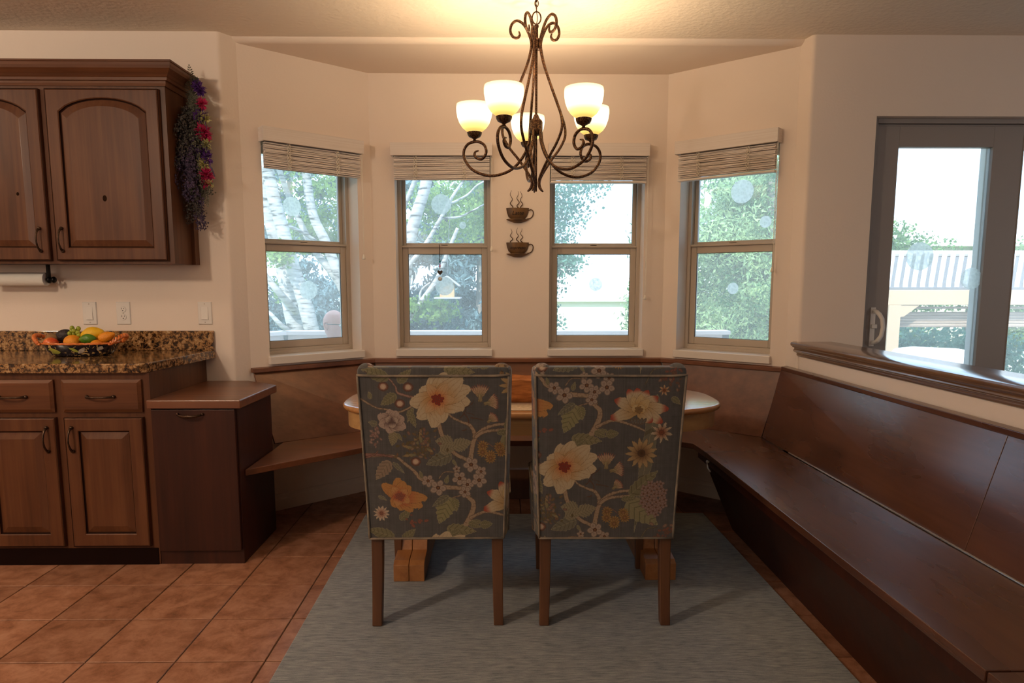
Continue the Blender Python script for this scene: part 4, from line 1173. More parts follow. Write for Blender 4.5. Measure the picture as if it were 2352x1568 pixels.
def make_chair(loc, rz, label, ou, ov):
    t = thing('dining_chair', label, 'chair', group=None)
    YBk = 0.0       # back face of the chair at the bottom; chair faces +y
    def hwx(z): return 0.250 + 0.020 * (z - 0.335) / 0.65
    def yb(z): return -0.0 - 0.055 * max(0, (z - 0.40) / 0.585) ** 1.3
    R = []
    zs = [0.335 + 0.612 * k / 20 for k in range(21)]
    for z in zs:
        th_ = 0.095 - 0.02 * (z - 0.335)
        fl_ = lambda z_: 0.013 + 0.006 * (1 - (z_ - 0.335) / 0.65)
        R.append([(x + math.copysign(fl_(z), x) * (y - yb(z)) / th_ - math.copysign(0.004, x), y, z_) for x, y, z_ in rrect(hwx(z), yb(z), yb(z) + th_, z, 0.010)])
    for k in range(1, 6):       # rolled top edge
        a = PI / 2 * k / 5; z = 0.947 + 0.028 * math.sin(a); ins = 0.022 * (1 - math.cos(a))
        R.append([(x + math.copysign(0.013, x) * (y - yb(z)) / 0.08 - math.copysign(0.004, x), y, z_) for x, y, z_ in rrect(hwx(z) - ins * 0.4, yb(z) + 0.001 + ins * 0.25, yb(z) + 0.082 - ins, z, 0.010)])
    back = MB().loft(R)
    bo = back.build('backrest', M['fabric'], t, smooth='auto'); print_uv(bo, ou, ov)
    # raised corners of the top roll
    for s in (-1, 1):
        e = MB().ball((s * (hwx(0.97) - 0.030), yb(0.97) + 0.040, 0.955), 0.034, 16, 10, 1.0, 1.15, 0.95)
        eo = e.build('top_roll', M['fabric'], t, smooth=True); print_uv(eo, ou + 30, ov + 40)
    # outside back panel, slightly proud inside its piping
    n_ = 24; P = []; F = []
    for j in range(n_ + 1):
        z = 0.341 + 0.600 * j / n_
        for i in range(n_ + 1):
            x = (-1 + 2 * i / n_) * (hwx(z) - 0.006)
            e = min(1, 6 * (1 - abs(-1 + 2 * i / n_))) * min(1, 6 * min(j, n_ - j) / n_)
            P.append((x, yb(z) - 0.001 - 0.0045 * e, z))
    for j in range(n_):
        for i in range(n_):
            a = j * (n_ + 1) + i; F.append((a, a + 1, a + n_ + 2, a + n_ + 1))
    mb = MB(); mb.add(P, F); po = mb.build('back_panel', M['fabric'], t, smooth=True, fix=False); print_uv(po, ou, ov)
    pp = MB()
    def bp_(x, z): return (x, yb(z) - 0.003, z)
    zz = [0.337 + 0.608 * k / 16 for k in range(17)]
    for s in (-1, 1): pp.tube([bp_(s * (hwx(z) - 0.004), z) for z in zz], 0.0042, 8)
    pp.tube([bp_(-hwx(0.337) + 0.003 + (2 * hwx(0.337) - 0.006) * k / 10, 0.337) for k in range(11)], 0.0042, 8)
    pp.tube([bp_(-hwx(0.945) + 0.001 + (2 * hwx(0.945) - 0.002) * k / 10, 0.945 + (0.004 if k in (0, 10) else 0)) for k in range(11)], 0.0045, 8)
    pp.build('piping', M['piping'], t, smooth=True)
    # seat with boxed sides
    R = []
    for z, ins in ((0.335, 0), (0.44, 0), (0.475, 0.0), (0.492, 0.006), (0.503, 0.02), (0.508, 0.05)):
        R.append(rrect(0.268 - ins, 0.07, 0.555 - ins, z, 0.03))
    so = MB().loft(R).build('seat', M['fabric'], t, smooth='auto'); print_uv(so, ou + 55, ov + 30)
    sp = MB().tube([p for p in rrect(0.270, 0.08, 0.557, 0.478, 0.03)], 0.0038, 6)
    sp.build('piping', M['piping'], t, smooth=True)
    # legs
    def leg(x, y, z1, s0, s1, dx, dy, nm='leg'):
        r_ = []
        for k in range(7):
            q_ = k / 6; z = z1 * (1 - q_); h_ = (s0 + (s1 - s0) * q_) / 2
            ox, oy = dx * q_ ** 1.6, dy * q_ ** 1.6
            r_.append([(x + ox - h_, y + oy - h_, z), (x + ox + h_, y + oy - h_, z), (x + ox + h_, y + oy + h_, z), (x + ox - h_, y + oy + h_, z)])
        MB().loft(r_).build(nm, M['leg'], t, 0.003)
    for s in (-1, 1):
        leg(s * 0.222, 0.030, 0.338, 0.042, 0.036, s * 0.004, -0.022)
        leg(s * 0.222, 0.520, 0.338, 0.044, 0.028, 0, 0.0)
    t.location = (loc[0], loc[1], 0.0125); t.rotation_euler = (0, 0, rz)
    return t
make_chair((-0.241, 2.462), 0.0, 'floral upholstered dining chair on the side nearest the kitchen', 0, 0)
make_chair((0.381, 2.455), math.radians(-0.6), 'floral upholstered dining chair on the side nearest the long bench', 110, -162)

# ---------------------------------------------------------------- table
tb = thing('dining_table', 'oval honey oak pedestal dining table in front of the corner bench', 'table', (0.135, 3.22, 0.012))
TX, TY, TA, TB = 0.137, 3.235, 0.868, 0.395
def sup(a, b, z, e=3.0, n=72):
    L = []
    for k in range(n):
        w = 2 * PI * k / n; c, s = math.cos(w), math.sin(w)
        L.append((TX + a * math.copysign(abs(c) ** (2 / e), c), TY + b * math.copysign(abs(s) ** (2 / e), s), z))
    return L
R = []
for k in range(9):
    a = -PI / 2 + PI * k / 8
    R.append(sup(TA - 0.014 + 0.014 * math.cos(a), TB - 0.014 + 0.014 * math.cos(a), 0.731 + 0.014 * math.sin(a)))
M['oak_gloss'] = wood('oak_gloss', srgb(150, 100, 58), srgb(184, 132, 82), srgb(202, 152, 100), 'X', 0.2, 0.45)
MB().loft(R).build('tabletop', M['oak_gloss'], tb, smooth='auto')
MB().loft([sup(TA - 0.022, TB - 0.03, 0.642), sup(TA - 0.022, TB - 0.03, 0.7175)]).build('apron', M['oak'], tb, smooth='auto')
for cxp in (-0.400, 0.680):
    p = MB()
    for s in (-1, 1):
        x0, x1 = cxp + (0.001 if s > 0 else -0.066), cxp + (0.066 if s > 0 else -0.001)
        pr_ = [(2.845, 0.012), (3.625, 0.012), (3.625, 0.085), (3.60, 0.098), (3.50, 0.105), (3.485, 0.165), (3.38, 0.18), (3.38, 0.185), (3.09, 0.185), (3.09, 0.18), (2.985, 0.165), (2.97, 0.105), (2.87, 0.098), (2.845, 0.085)]
        p.loft([[(x, y, z) for y, z in pr_] for x in (x0, x1)])
    p.build('foot', M['oak_z'], tb, 0.004)
    q = MB()
    for s in (-1, 1):
        x0, x1 = cxp + (0.002 if s > 0 else -0.05), cxp + (0.05 if s > 0 else -0.002)
        pr_ = [(3.13, 0.186), (3.34, 0.186), (3.33, 0.25), (3.30, 0.35), (3.31, 0.50), (3.36, 0.60), (3.42, 0.640), (3.05, 0.640), (3.11, 0.60), (3.16, 0.50), (3.17, 0.35), (3.14, 0.25)]
        q.loft([[(x, y, z) for y, z in pr_] for x in (x0, x1)])
    q.build('pedestal', M['oak_z'], tb, 0.004)
box('stretcher', -0.345, 0.625, 3.20, 3.235, 0.262, 0.405, M['leg'], tb, 0.003)

# on the table
ZTOP = 0.7455
pl = MB().loft([[(-0.18, 2.90, ZTOP), (0.46, 2.885, ZTOP), (0.46, 3.26, ZTOP), (-0.18, 3.28, ZTOP)], [(-0.18, 2.90, ZTOP + 0.003), (0.46, 2.885, ZTOP + 0.003), (0.46, 3.26, ZTOP + 0.003), (-0.18, 3.28, ZTOP + 0.003)]])
tag(pl.build('table_runner', mat('runner_cloth', srgb(232, 212, 184), 0.9, col2=srgb(206, 184, 152), scale=(60, 60, 60)), None), 'cream cloth runner under the carved wooden bowl', 'runner')
nU, nV = 40, 9
wb = thing('wooden_bowl', 'rough-carved orange-brown wooden bowl with wavy rim on the cream runner', 'bowl', (0.09, 3.14, ZTOP + 0.003))
def bowl_ring(f, h, wav):
    return [(0.09 + 0.235 * f * math.cos(2 * PI * k / nU), 3.13 + 0.12 * f * math.sin(2 * PI * k / nU) * (1 + 0.05 * math.sin(5 * 2 * PI * k / nU)),
             ZTOP + 0.004 + h + wav * (0.5 * math.sin(3 * 2 * PI * k / nU + 1.2) + 0.35 * math.sin(7 * 2 * PI * k / nU))) for k in range(nU)]
Rr = [bowl_ring(0.55, 0, 0), bowl_ring(0.78, 0.02, 0.002), bowl_ring(0.93, 0.06, 0.006), bowl_ring(1.0, 0.102, 0.012), bowl_ring(0.965, 0.106, 0.012), bowl_ring(0.88, 0.07, 0.005), bowl_ring(0.6, 0.03, 0)]
MB().loft(Rr).build('bowl', mat('carved_wood', srgb(150, 86, 40), 0.6, col2=srgb(206, 132, 70), scale=(10, 10, 60), bump=0.6, bscale=30), wb, smooth='auto')
def sheet(pts_, z, name, label, curl=0.0):
    top_ = []
    P = []; n = 8
    a, b, c, d = [Vector((*p, 0)) for p in pts_]
    for j in range(n + 1):
        for i in range(n + 1):
            u, v = i / n, j / n
            p = a.lerp(b, u).lerp(d.lerp(c, u), v)
            P.append((p.x, p.y, z + curl * max(0, u - 0.55) ** 2 * 4))
    F = [(j * (n + 1) + i, j * (n + 1) + i + 1, (j + 1) * (n + 1) + i + 1, (j + 1) * (n + 1) + i) for j in range(n) for i in range(n)]
    mb = MB(); mb.add(P, F)
    o = mb.build(name, M['paper'], None, smooth=True, fix=False)
    sd = o.modifiers.new('thick', 'SOLIDIFY'); sd.thickness = 0.0012
    return tag(o, label, 'paper')
sheet([(0.56, 3.14), (0.82, 3.20), (0.80, 3.38), (0.54, 3.33)], ZTOP + 0.002, 'paper_sheet', 'white paper sheet with a curled edge on the right end of the table', 0.022)

# ---------------------------------------------------------------- chandelier
CX, CY = 0.153, 3.20
ch = thing('chandelier', 'bronze scroll chandelier with five glowing cream glass shades over the table', 'chandelier', (CX, CY, 2.549))
M['brz'] = mat('speckled_bronze', srgb(112, 80, 54), 0.42, 0.75, col2=srgb(58, 36, 26), scale=(160, 160, 160), detail=2, lo=0.42, hi=0.55)
def smooth_path(P, k=5):
    P = [Vector(p) for p in P]; Q = []
    for i in range(len(P) - 1):
        p0 = P[max(i - 1, 0)]; p1 = P[i]; p2 = P[i + 1]; p3 = P[min(i + 2, len(P) - 1)]
        for j in range(k):
            t = j / k; Q.append(0.5 * ((2 * p1) + (-p0 + p2) * t + (2 * p0 - 5 * p1 + 4 * p2 - p3) * t * t + (-p0 + 3 * p1 - 3 * p2 + p3) * t ** 3))
    return Q + [P[-1]]
rod = [(0.078, 2.378), (0.074, 2.362), (0.085, 2.350), (0.105, 2.357), (0.116, 2.382), (0.108, 2.410), (0.085, 2.422), (0.057, 2.405), (0.034, 2.365), (0.022, 2.323), (0.028, 2.28), (0.045, 2.225), (0.083, 2.137), (0.122, 2.053),
       (0.148, 1.990), (0.150, 1.938), (0.122, 1.885), (0.078, 1.830), (0.032, 1.764), (0.018, 1.728), (0.024, 1.703), (0.038, 1.690)]
arm = [(0.264, 1.877), (0.280, 1.872), (0.283, 1.856), (0.268, 1.842), (0.245, 1.842), (0.229, 1.868), (0.236, 1.898), (0.258, 1.914), (0.283, 1.917), (0.315, 1.907), (0.334, 1.876), (0.327, 1.834), (0.285, 1.788), (0.207, 1.764), (0.124, 1.782), (0.068, 1.830), (0.034, 1.895), (0.024, 1.960)]
for k in range(5):
    az = math.radians(-48.5 + 72 * k)
    ca, sa = math.cos(az), math.sin(az)
    az2 = az + math.radians(3); c2, s2 = math.cos(az2), math.sin(az2)
    P = smooth_path([(CX + r_ * c2, CY + r_ * s2, z) for r_, z in rod])
    rr = [0.0062 * min(1, 0.45 + i / 14, 0.5 + (len(P) - 1 - i) / 8) for i in range(len(P))]
    MB().tube(P, rr, 8).build('scroll_rod', M['brz'], ch, smooth=True)
    P = smooth_path([(CX + r_ * ca, CY + r_ * sa, z) for r_, z in arm])
    rr = [0.0065 * min(1, 0.4 + i / 14) for i in range(len(P))]
    a = MB().tube(P, rr, 8).build('lamp_arm', M['brz'], ch, smooth=True)
    sx_, sy_ = CX + 0.283 * ca, CY + 0.283 * sa
    MB().lathe([(0.006, 1.915), (0.009, 1.922), (0.006, 1.927), (0.012, 1.932), (0.026, 1.938), (0.032, 1.948), (0.034, 1.958), (0.030, 1.960), (0.001, 1.960)], (sx_, sy_, 0), 20).build('lamp_cup', M['brz'], a, smooth='auto')
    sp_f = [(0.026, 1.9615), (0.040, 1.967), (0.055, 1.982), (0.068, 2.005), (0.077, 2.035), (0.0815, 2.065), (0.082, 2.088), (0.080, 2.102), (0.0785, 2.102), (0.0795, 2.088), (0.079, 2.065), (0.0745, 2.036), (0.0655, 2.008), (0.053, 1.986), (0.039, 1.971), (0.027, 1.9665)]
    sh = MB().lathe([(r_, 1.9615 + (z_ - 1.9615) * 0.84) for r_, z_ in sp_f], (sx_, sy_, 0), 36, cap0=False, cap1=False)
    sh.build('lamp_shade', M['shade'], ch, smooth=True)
    bl_ = MB().ball((sx_, sy_, 2.022), 0.019, 14, 10, sz=1.25)
    bm_ = mat('bulb', (1, 1, 1, 1), 0.5)
    if not bm_.node_tree.nodes.get('Emission'):
        nt_ = bm_.node_tree; e_ = nt_.nodes.new('ShaderNodeEmission'); e_.inputs[0].default_value = (1, 0.76, 0.44, 1); e_.inputs[1].default_value = 6.0
        nt_.links.new(e_.outputs[0], [n for n in nt_.nodes if n.type == 'OUTPUT_MATERIAL'][0].inputs[0])
    bl_.build('light_bulb', bm_, ch, smooth=True)
    MB().lathe([(0.011, 1.958), (0.011, 2.002), (0.001, 2.003)], (sx_, sy_, 0), 12).build('bulb_socket', M['trim_white'], ch)
    ld = bpy.data.lights.new('bulb_light', 'POINT'); ld.energy = 3.9; ld.color = (1.0, 0.73, 0.45); ld.shadow_soft_size = 0.03
    lo_ = bpy.data.objects.new('bulb_light', ld); lo_.location = (sx_, sy_, 2.050); COL.objects.link(lo_)
c = MB().lathe([(0.001, 1.688), (0.0055, 1.689), (0.0055, 2.00), (0.0055, 2.335), (0.001, 2.336)], (CX, CY, 0), 12)
c.build('stem', M['brz'], ch, smooth='auto')
MB().lathe([(0.001, 1.930), (0.018, 1.934), (0.026, 1.945), (0.029, 1.955), (0.029, 1.990), (0.026, 1.996), (0.016, 2.006), (0.010, 2.020), (0.006, 2.024)], (CX, CY, 0), 28).build('hub', M['brz'], ch, smooth='auto')
MB().lathe([(0.006, 2.295), (0.020, 2.297), (0.020, 2.300), (0.016, 2.305), (0.016, 2.335), (0.020, 2.340), (0.008, 2.345), (0.007, 2.385), (0.010, 2.392), (0.010, 2.398), (0.005, 2.404), (0.001, 2.404)], (CX, CY, 0), 24).build('collar', M['brz'], ch, smooth='auto')
MB().tube([(CX + 0.019 * math.cos(t), CY, 2.429 + 0.026 * math.sin(t)) for t in [2 * PI * k / 28 for k in range(29)]], 0.0032, 8).build('ring', M['brz'], ch, smooth=True)
for k in range(4):
    zc = 2.468 + k * 0.021
    L = []
    for i in range(25):
        t = 2 * PI * i / 24; x, z = 0.0075 * math.cos(t), 0.0145 * math.sin(t)
        L.append((CX + (x if k % 2 else 0), CY + (0 if k % 2 else x), zc + z))
    MB().tube(L, 0.0022, 6).build('chain_link', M['brz'], ch, smooth=True)
MB().tube([(CX + 0.003 * math.sin(k), CY + 0.003, 2.40 + k * 0.0185) for k in range(9)], 0.0018, 6).build('wire', M['brz'], ch)
MB().lathe([(0.001, 2.530), (0.030, 2.534), (0.052, 2.540), (0.056, 2.5495), (0.001, 2.5495)], (CX, CY, 0), 28).build('ceiling_rose', M['brz'], ch, smooth='auto')

# ---------------------------------------------------------------- cup plaques on the wall
M['rust'] = mat('rusty_tin', srgb(98, 78, 62), 0.5, 0.5, col2=srgb(122, 88, 52), scale=(14, 14, 14), lo=0.42, hi=0.58)
M['wire_brown'] = mat('brown_wire', srgb(84, 56, 34), 0.5, 0.4)
def cup_plaque(zc, word, label, size, wav):
    t = thing('cup_plaque', label, 'wall decoration', (0.095, YB, zc), group='metal cup plaques on the wall between the back windows')
    cx_ = 0.095; y = YB - 0.004
    # half cup pressed from tin
    prof = [(0.040, -0.036), (0.055, -0.022), (0.064, 0.0), (0.068, 0.022), (0.069, 0.030)]
    rings = []
    for r_, h_ in prof:
        rings.append([(cx_ + r_ * math.cos(a), y - 0.028 * (r_ / 0.069) * math.sin(a), zc + h_) for a in [PI * k / 18 for k in range(19)]])
    cup = MB().loft(rings, True, True).build('cup', M['rust'], t, smooth='auto')
    MB().loft([[(cx_ + r_ * math.cos(a), y - 0.035 * (r_ / 0.068) * math.sin(a), zc + h_) for a in [PI * k / 16 for k in range(17)]] for r_, h_ in ((0.02, -0.058), (0.045, -0.050), (0.068, -0.039), (0.068, -0.036), (0.03, -0.040))]).build('saucer', M['rust'], t, smooth='auto')
    MB().tube(smooth_path([(cx_ + 0.066, y - 0.004, zc + 0.015), (cx_ + 0.080, y - 0.004, zc + 0.020), (cx_ + 0.093, y - 0.004, zc + 0.010), (cx_ + 0.092, y - 0.004, zc - 0.012), (cx_ + 0.078, y - 0.004, zc - 0.030), (cx_ + 0.058, y - 0.004, zc - 0.034)]), 0.0028, 8).build('handle', M['wire_brown'], t, smooth=True)
    for s, (dx, hh, ph) in enumerate(wav):
        P = []
        for k in range(41):
            q_ = k / 40; amp = 0.008 * (1 - 0.45 * q_)
            P.append((cx_ + dx + amp * math.sin(ph + q_ * 2 * PI * (2.6 - 0.6 * q_)) - 0.004 * q_, y - 0.006, zc + 0.028 + hh * q_))
        MB().tube(P, [0.0031 * (1 - 0.75 * k / 40) for k in range(41)], 6).build('steam_wire', M['wire_brown'], t, smooth=True)
    f = bpy.data.curves.new('lettering', 'FONT'); f.body = word; f.size = size; f.align_x = 'CENTER'; f.align_y = 'CENTER'; f.extrude = 0.0004; f.shear = 0.25
    f.materials.append(M['black_metal'])
    tmp = bpy.data.objects.new('lettering', f); COL.objects.link(tmp)
    me = bpy.data.meshes.new_from_object(tmp.evaluated_get(bpy.context.evaluated_depsgraph_get()))
    bpy.data.objects.remove(tmp)
    fo = bpy.data.objects.new('lettering', me); COL.objects.link(fo); fo.parent = t
    fo.location = (0.0, -0.0335, -0.002); fo.rotation_euler = (PI / 2, 0, 0)
    return t
cup_plaque(1.700, 'Latte', 'brown tin cup plaque reading Latte with wire steam, the upper of two', 0.034, [(-0.036, 0.105, 0.5), (0.004, 0.100, 2.6), (0.024, 0.100, 4.0)])
cup_plaque(1.495, 'espresso', 'brown tin cup plaque reading espresso with wire steam, the lower of two', 0.026, [(-0.036, 0.085, 3.6), (0.000, 0.090, 1.0), (0.026, 0.086, 2.0)])

# ---------------------------------------------------------------- charm and round decals on the panes
def sticker_mat():
    m = bpy.data.materials.new('frosted_decal'); nt = NT(m)
    out = nt.n('ShaderNodeOutputMaterial')
    tr = nt.n('ShaderNodeBsdfTransparent'); t2 = nt.n('ShaderNodeBsdfTranslucent'); t2.inputs[0].default_value = (1.0, 0.98, 0.93, 1)
    mx = nt.n('ShaderNodeMixShader')
    tc = nt.n('ShaderNodeTexCoord'); n = nt.n('ShaderNodeTexVoronoi', i_Scale=70.0)
    mr = nt.n('ShaderNodeMapRange'); mr.inputs['To Min'].default_value = 0.42; mr.inputs['To Max'].default_value = 0.72
    nt.l(tc.outputs['Object'], n.inputs['Vector']); nt.l(n.outputs['Distance'], mr.inputs[0]); nt.l(mr.outputs[0], mx.inputs[0])
    nt.l(tr.outputs[0], mx.inputs[1]); nt.l(t2.outputs[0], mx.inputs[2]); nt.l(mx.outputs[0], out.inputs[0])
    return m
M['decal'] = sticker_mat()
def decal(win, x, z, r_, label, upper):
    """thin disc stuck on the inner side of a pane; x is local to the window"""
    mt, c0, ang = pos[win]
    y = 0.1605 if upper else 0.1315
    p = mt @ Vector((c0 + x, y, z))
    mb = MB().lathe([(0.0001, 0), (r_, 0), (r_, 0.0008), (0.0001, 0.0008)], (0, 0, 0), 32, 'Y')
    o = mb.build('glass_decal', M['decal'], None); o.location = p; o.rotation_euler = (0, 0, ang)
    return tag(o, label, 'decal')
w2c = -0.786 + C2a; w3c = -0.786 + C2b
decal(1, -0.379 - w2c, 1.770, 0.062, 'large frosted round decal on upper pane of window with hanging charm', True)
decal(1, -0.246 - w2c, 1.641, 0.022, 'tiny frosted round decal on upper pane of window with hanging charm', True)
decal(1, -0.361 - w2c, 1.262, 0.058, 'frosted round decal behind the heart charm on the lower pane', False)
decal(2, 0.591 - w3c, 1.273, 0.042, 'frosted round decal on lower pane right of the cup plaques', False)
mt3i = m3.inverted()
for (p, r_, lb_, up) in (((1.358, 4.08), 0.068, 'large frosted round decal on upper pane of the window beside the sliding door', True), ((1.467, 3.985), 0.034, 'small frosted round decal on upper pane of the window beside the sliding door', True), ((1.342, 4.094), 0.034, 'small frosted round decal on lower pane of the window beside the sliding door', False)):
    q_ = mt3i @ Vector((p[0], p[1], 0)); decal(3, q_.x - C3, {0: 1.811, 1: 1.63, 2: 1.25}[[0.068, 0.034, 0.034].index(r_) if up and r_ == 0.068 else (1 if up else 2)], r_, lb_, up)
decal(0, -0.05, 1.72, 0.055, 'frosted round decal on upper pane of the window nearest the kitchen', True)
decal(0, 0.02, 1.24, 0.055, 'frosted round decal on lower pane of the window nearest the kitchen', False)
for (x, z, r_, lb_) in ((2.545, 1.305, 0.058, 'round frosted decal lower on the sliding door glass'), (2.255, 1.424, 0.075, 'large round frosted decal higher on the sliding door glass')):
    mb = MB().lathe([(0.0001, 0), (r_, 0), (r_, 0.0008), (0.0001, 0.0008)], (0, 0, 0), 32, 'Y')
    o = mb.build('glass_decal', M['decal'], None); o.location = (x, ya + 0.0185, z); tag(o, lb_, 'decal')

hc = thing('heart_charm', 'beaded suncatcher with metal heart and crystal ball hung from a window latch', 'suncatcher', (-0.386, YB + 0.06, 1.51))
hy_ = YB + 0.098
MB().tube([(-0.392, YB + 0.120, 1.520), (-0.390, hy_, 1.517), (-0.387, hy_, 1.505), (-0.386, hy_, 1.405)], 0.0022, 6).build('cord', M['black_metal'], hc)
def gem(nm, z, r_, col, rough=0.1, sz=1.0):
    MB().ball((-0.386, hy_, z), r_, 12, 8, sz=sz).build(nm, mat(nm + '_glass_%d' % int(z * 1000), col, rough, 0.0, coat=0.8), hc, smooth=True)
gem('bead', 1.414, 0.0075, srgb(20, 130, 150), sz=1.2); gem('bead', 1.398, 0.005, srgb(160, 120, 190)); gem('bead', 1.387, 0.006, srgb(190, 40, 110)); gem('bead', 1.376, 0.005, srgb(230, 230, 236))
hp = []
for k in range(32):
    t = 2 * PI * k / 32
    hp.append((0.0165 * math.sin(t) ** 3, 0.0012 * (13 * math.cos(t) - 5 * math.cos(2 * t) - 2 * math.cos(3 * t) - math.cos(4 * t))))
MB().loft([[(-0.386 + x * s_, hy_ + dy, 1.347 + z * s_) for x, z in hp] for s_, dy in ((0.85, -0.006), (1.0, -0.003), (1.0, 0.003), (0.85, 0.006))]).build('heart', mat('pewter', srgb(96, 86, 78), 0.4, 0.7, bump=0.8, bscale=300), hc, smooth='auto')
gem('crystal_ball', 1.308, 0.0145, srgb(214, 222, 226), 0.05)

# ---------------------------------------------------------------- dried flower swag on the side of the wall cabinet
sw = thing('flower_swag', 'dried swag of ferns, lavender and magenta flowers hung beside the wall cabinet', 'swag', (-1.585, 3.62, 2.0))
M['fern'] = mat('dried_fern', srgb(112, 108, 92), 0.9, col2=srgb(78, 78, 64), scale=(20, 20, 20))
M['lav'] = mat('dried_lavender', srgb(92, 72, 104), 0.9, col2=srgb(62, 52, 66), scale=(60, 60, 60))
M['twig'] = mat('dark_dried_twigs', srgb(66, 60, 54), 0.9, col2=srgb(92, 84, 80), scale=(60, 60, 60))
M['mag'] = mat('magenta_petal', srgb(196, 24, 92), 0.7, col2=srgb(150, 14, 66), scale=(60, 60, 60))
M['pur'] = mat('purple_petal', srgb(96, 40, 130), 0.7, col2=srgb(64, 30, 96), scale=(60, 60, 60))
M['yel'] = mat('pale_yellow_floret', srgb(170, 164, 96), 0.7, col2=srgb(198, 192, 136), scale=(60, 60, 60))
R_ = random.Random(11)
def octa(mb, p, r_):
    x, y, z = p
    mb.add([(x + r_, y, z), (x - r_, y, z), (x, y + r_, z), (x, y - r_, z), (x, y, z + r_), (x, y, z - r_)], [(0, 2, 4), (2, 1, 4), (1, 3, 4), (3, 0, 4), (2, 0, 5), (1, 2, 5), (3, 1, 5), (0, 3, 5)])
def spray3(name, base, tip, n, spread, r_, m, stems=5):
    mb = MB(); b = Vector(base); t = Vector(tip)
    for s in range(stems):
        e = t + Vector((R_.uniform(-1, 1), R_.uniform(-1, 1), R_.uniform(-0.7, 0.7))) * spread
        mid = b.lerp(e, 0.5) + Vector((R_.uniform(-.3, .3), R_.uniform(-.3, .3), 0)) * spread
        P = smooth_path([b, mid, e], 4); mb.tube(P, 0.0009, 4)
        for k in range(n):
            q = R_.uniform(0.25, 1.0); p = P[int(q * (len(P) - 1))] + Vector((R_.gauss(0, 1), R_.gauss(0, 1), R_.gauss(0, 1))) * spread * 0.22
            octa(mb, p, r_ * R_.uniform(0.6, 1.2))
    return mb.build(name, m, sw)
def fern(base, tip, w, m):
    mb = MB(); b, t = Vector(base), Vector(tip); d = (t - b); L = d.length; d.normalize()
    sd = d.cross(Vector((0.3, -1, 0.1))).normalized(); n = 22
    mb.tube([b, t], [0.0016, 0.0006], 5)
    for k in range(n):
        q = (k + 0.5) / n; p = b + d * L * q; ln = w * (math.sin(PI * min(1, q * 0.75 + 0.25)) ** 0.7)
        for s in (-1, 1):
            e = p + sd * s * ln + d * ln * 0.55 + Vector((0, 0.004 * R_.uniform(-1, 1), 0)); q1 = p + d * 0.006
            f1 = p.lerp(e, 0.5) + d * 0.0045; f0 = p.lerp(e, 0.5) - d * 0.0035
            mb.add([tuple(p), tuple(f0), tuple(e), tuple(f1)], [(0, 1, 2, 3)])
    return mb.build('fern_leaf', m, sw, fix=False)
def bloom(c, r_, m, name='flower', n=60):
    mb = MB(); c = Vector(c); r_ = r_ * 1.55
    for k in range(n):
        v = Vector((R_.gauss(0, 1), R_.gauss(0, 1) - 0.4, R_.gauss(0, 1))).normalized(); u = v.orthogonal().normalized(); w = v.cross(u)
        ln = r_ * R_.uniform(0.8, 1.15); wd = r_ * 0.14
        mb.add([tuple(c), tuple(c + v * ln * 0.6 + u * wd), tuple(c + v * ln), tuple(c + v * ln * 0.6 - u * wd), tuple(c + v * ln * 0.6 + w * wd * 0.6)], [(0, 1, 4), (1, 2, 4), (2, 3, 4), (3, 0, 4), (0, 3, 2, 1)])
    return mb.build(name, m, sw, fix=False)
MB().tube(smooth_path([(-1.540, 3.60, 2.27), (-1.530, 3.60, 2.15), (-1.522, 3.60, 1.98), (-1.515, 3.60, 1.82), (-1.512, 3.60, 1.70)]), 0.0028, 6).build('stem', M['fern'], sw, smooth=True)
MB().tube([(-1.588, 3.62, 2.12), (-1.55, 3.61, 2.12), (-1.532, 3.60, 2.14)], 0.003, 6).build('hook', M['black_metal'], sw)
fern((-1.530, 3.60, 2.10), (-1.533, 3.59, 2.345), 0.034, M['fern']); fern((-1.525, 3.59, 2.0), (-1.505, 3.57, 2.20), 0.036, M['fern'])
fern((-1.525, 3.59, 1.95), (-1.50, 3.57, 2.08), 0.040, M['fern']); fern((-1.52, 3.59, 1.98), (-1.505, 3.58, 1.80), 0.032, M['fern'])
fern((-1.515, 3.59, 1.90), (-1.49, 3.58, 1.70), 0.034, M['fern']); fern((-1.52, 3.59, 1.86), (-1.475, 3.58, 1.66), 0.030, M['fern'])
for (nm, bs, tp, n_, spd, rr_, mm, st) in (
        ('twig_spray', (-1.545, 3.60, 2.16), (-1.560, 3.545, 2.02), 50, 0.048, 0.0052, 'twig', 14), ('twig_spray', (-1.545, 3.60, 2.12), (-1.555, 3.56, 1.92), 50, 0.058, 0.0052, 'twig', 14),
        ('twig_spray', (-1.545, 3.60, 2.05), (-1.560, 3.535, 1.86), 50, 0.046, 0.0050, 'twig', 12), ('lavender_spray', (-1.540, 3.59, 2.04), (-1.555, 3.53, 1.84), 44, 0.050, 0.0055, 'lav', 12),
        ('lavender_spray', (-1.535, 3.58, 1.98), (-1.552, 3.52, 1.76), 50, 0.050, 0.0055, 'lav', 14), ('lavender_spray', (-1.535, 3.58, 1.92), (-1.530, 3.55, 1.69), 50, 0.045, 0.0055, 'lav', 14),
        ('twig_spray', (-1.530, 3.58, 1.82), (-1.530, 3.57, 1.60), 50, 0.048, 0.0046, 'twig', 16), ('lavender_spray', (-1.525, 3.58, 1.72), (-1.512, 3.57, 1.555), 26, 0.030, 0.0048, 'lav', 9),
        ('twig_spray', (-1.530, 3.58, 1.97), (-1.495, 3.57, 1.74), 50, 0.046, 0.0048, 'fern', 14), ('twig_spray', (-1.525, 3.58, 2.24), (-1.500, 3.57, 2.06), 40, 0.040, 0.0050, 'fern', 12),
        ('twig_spray', (-1.525, 3.58, 2.10), (-1.490, 3.57, 1.92), 40, 0.040, 0.0050, 'fern', 12)):
    spray3(nm, bs, tp, n_, spd, rr_, M[mm], st)
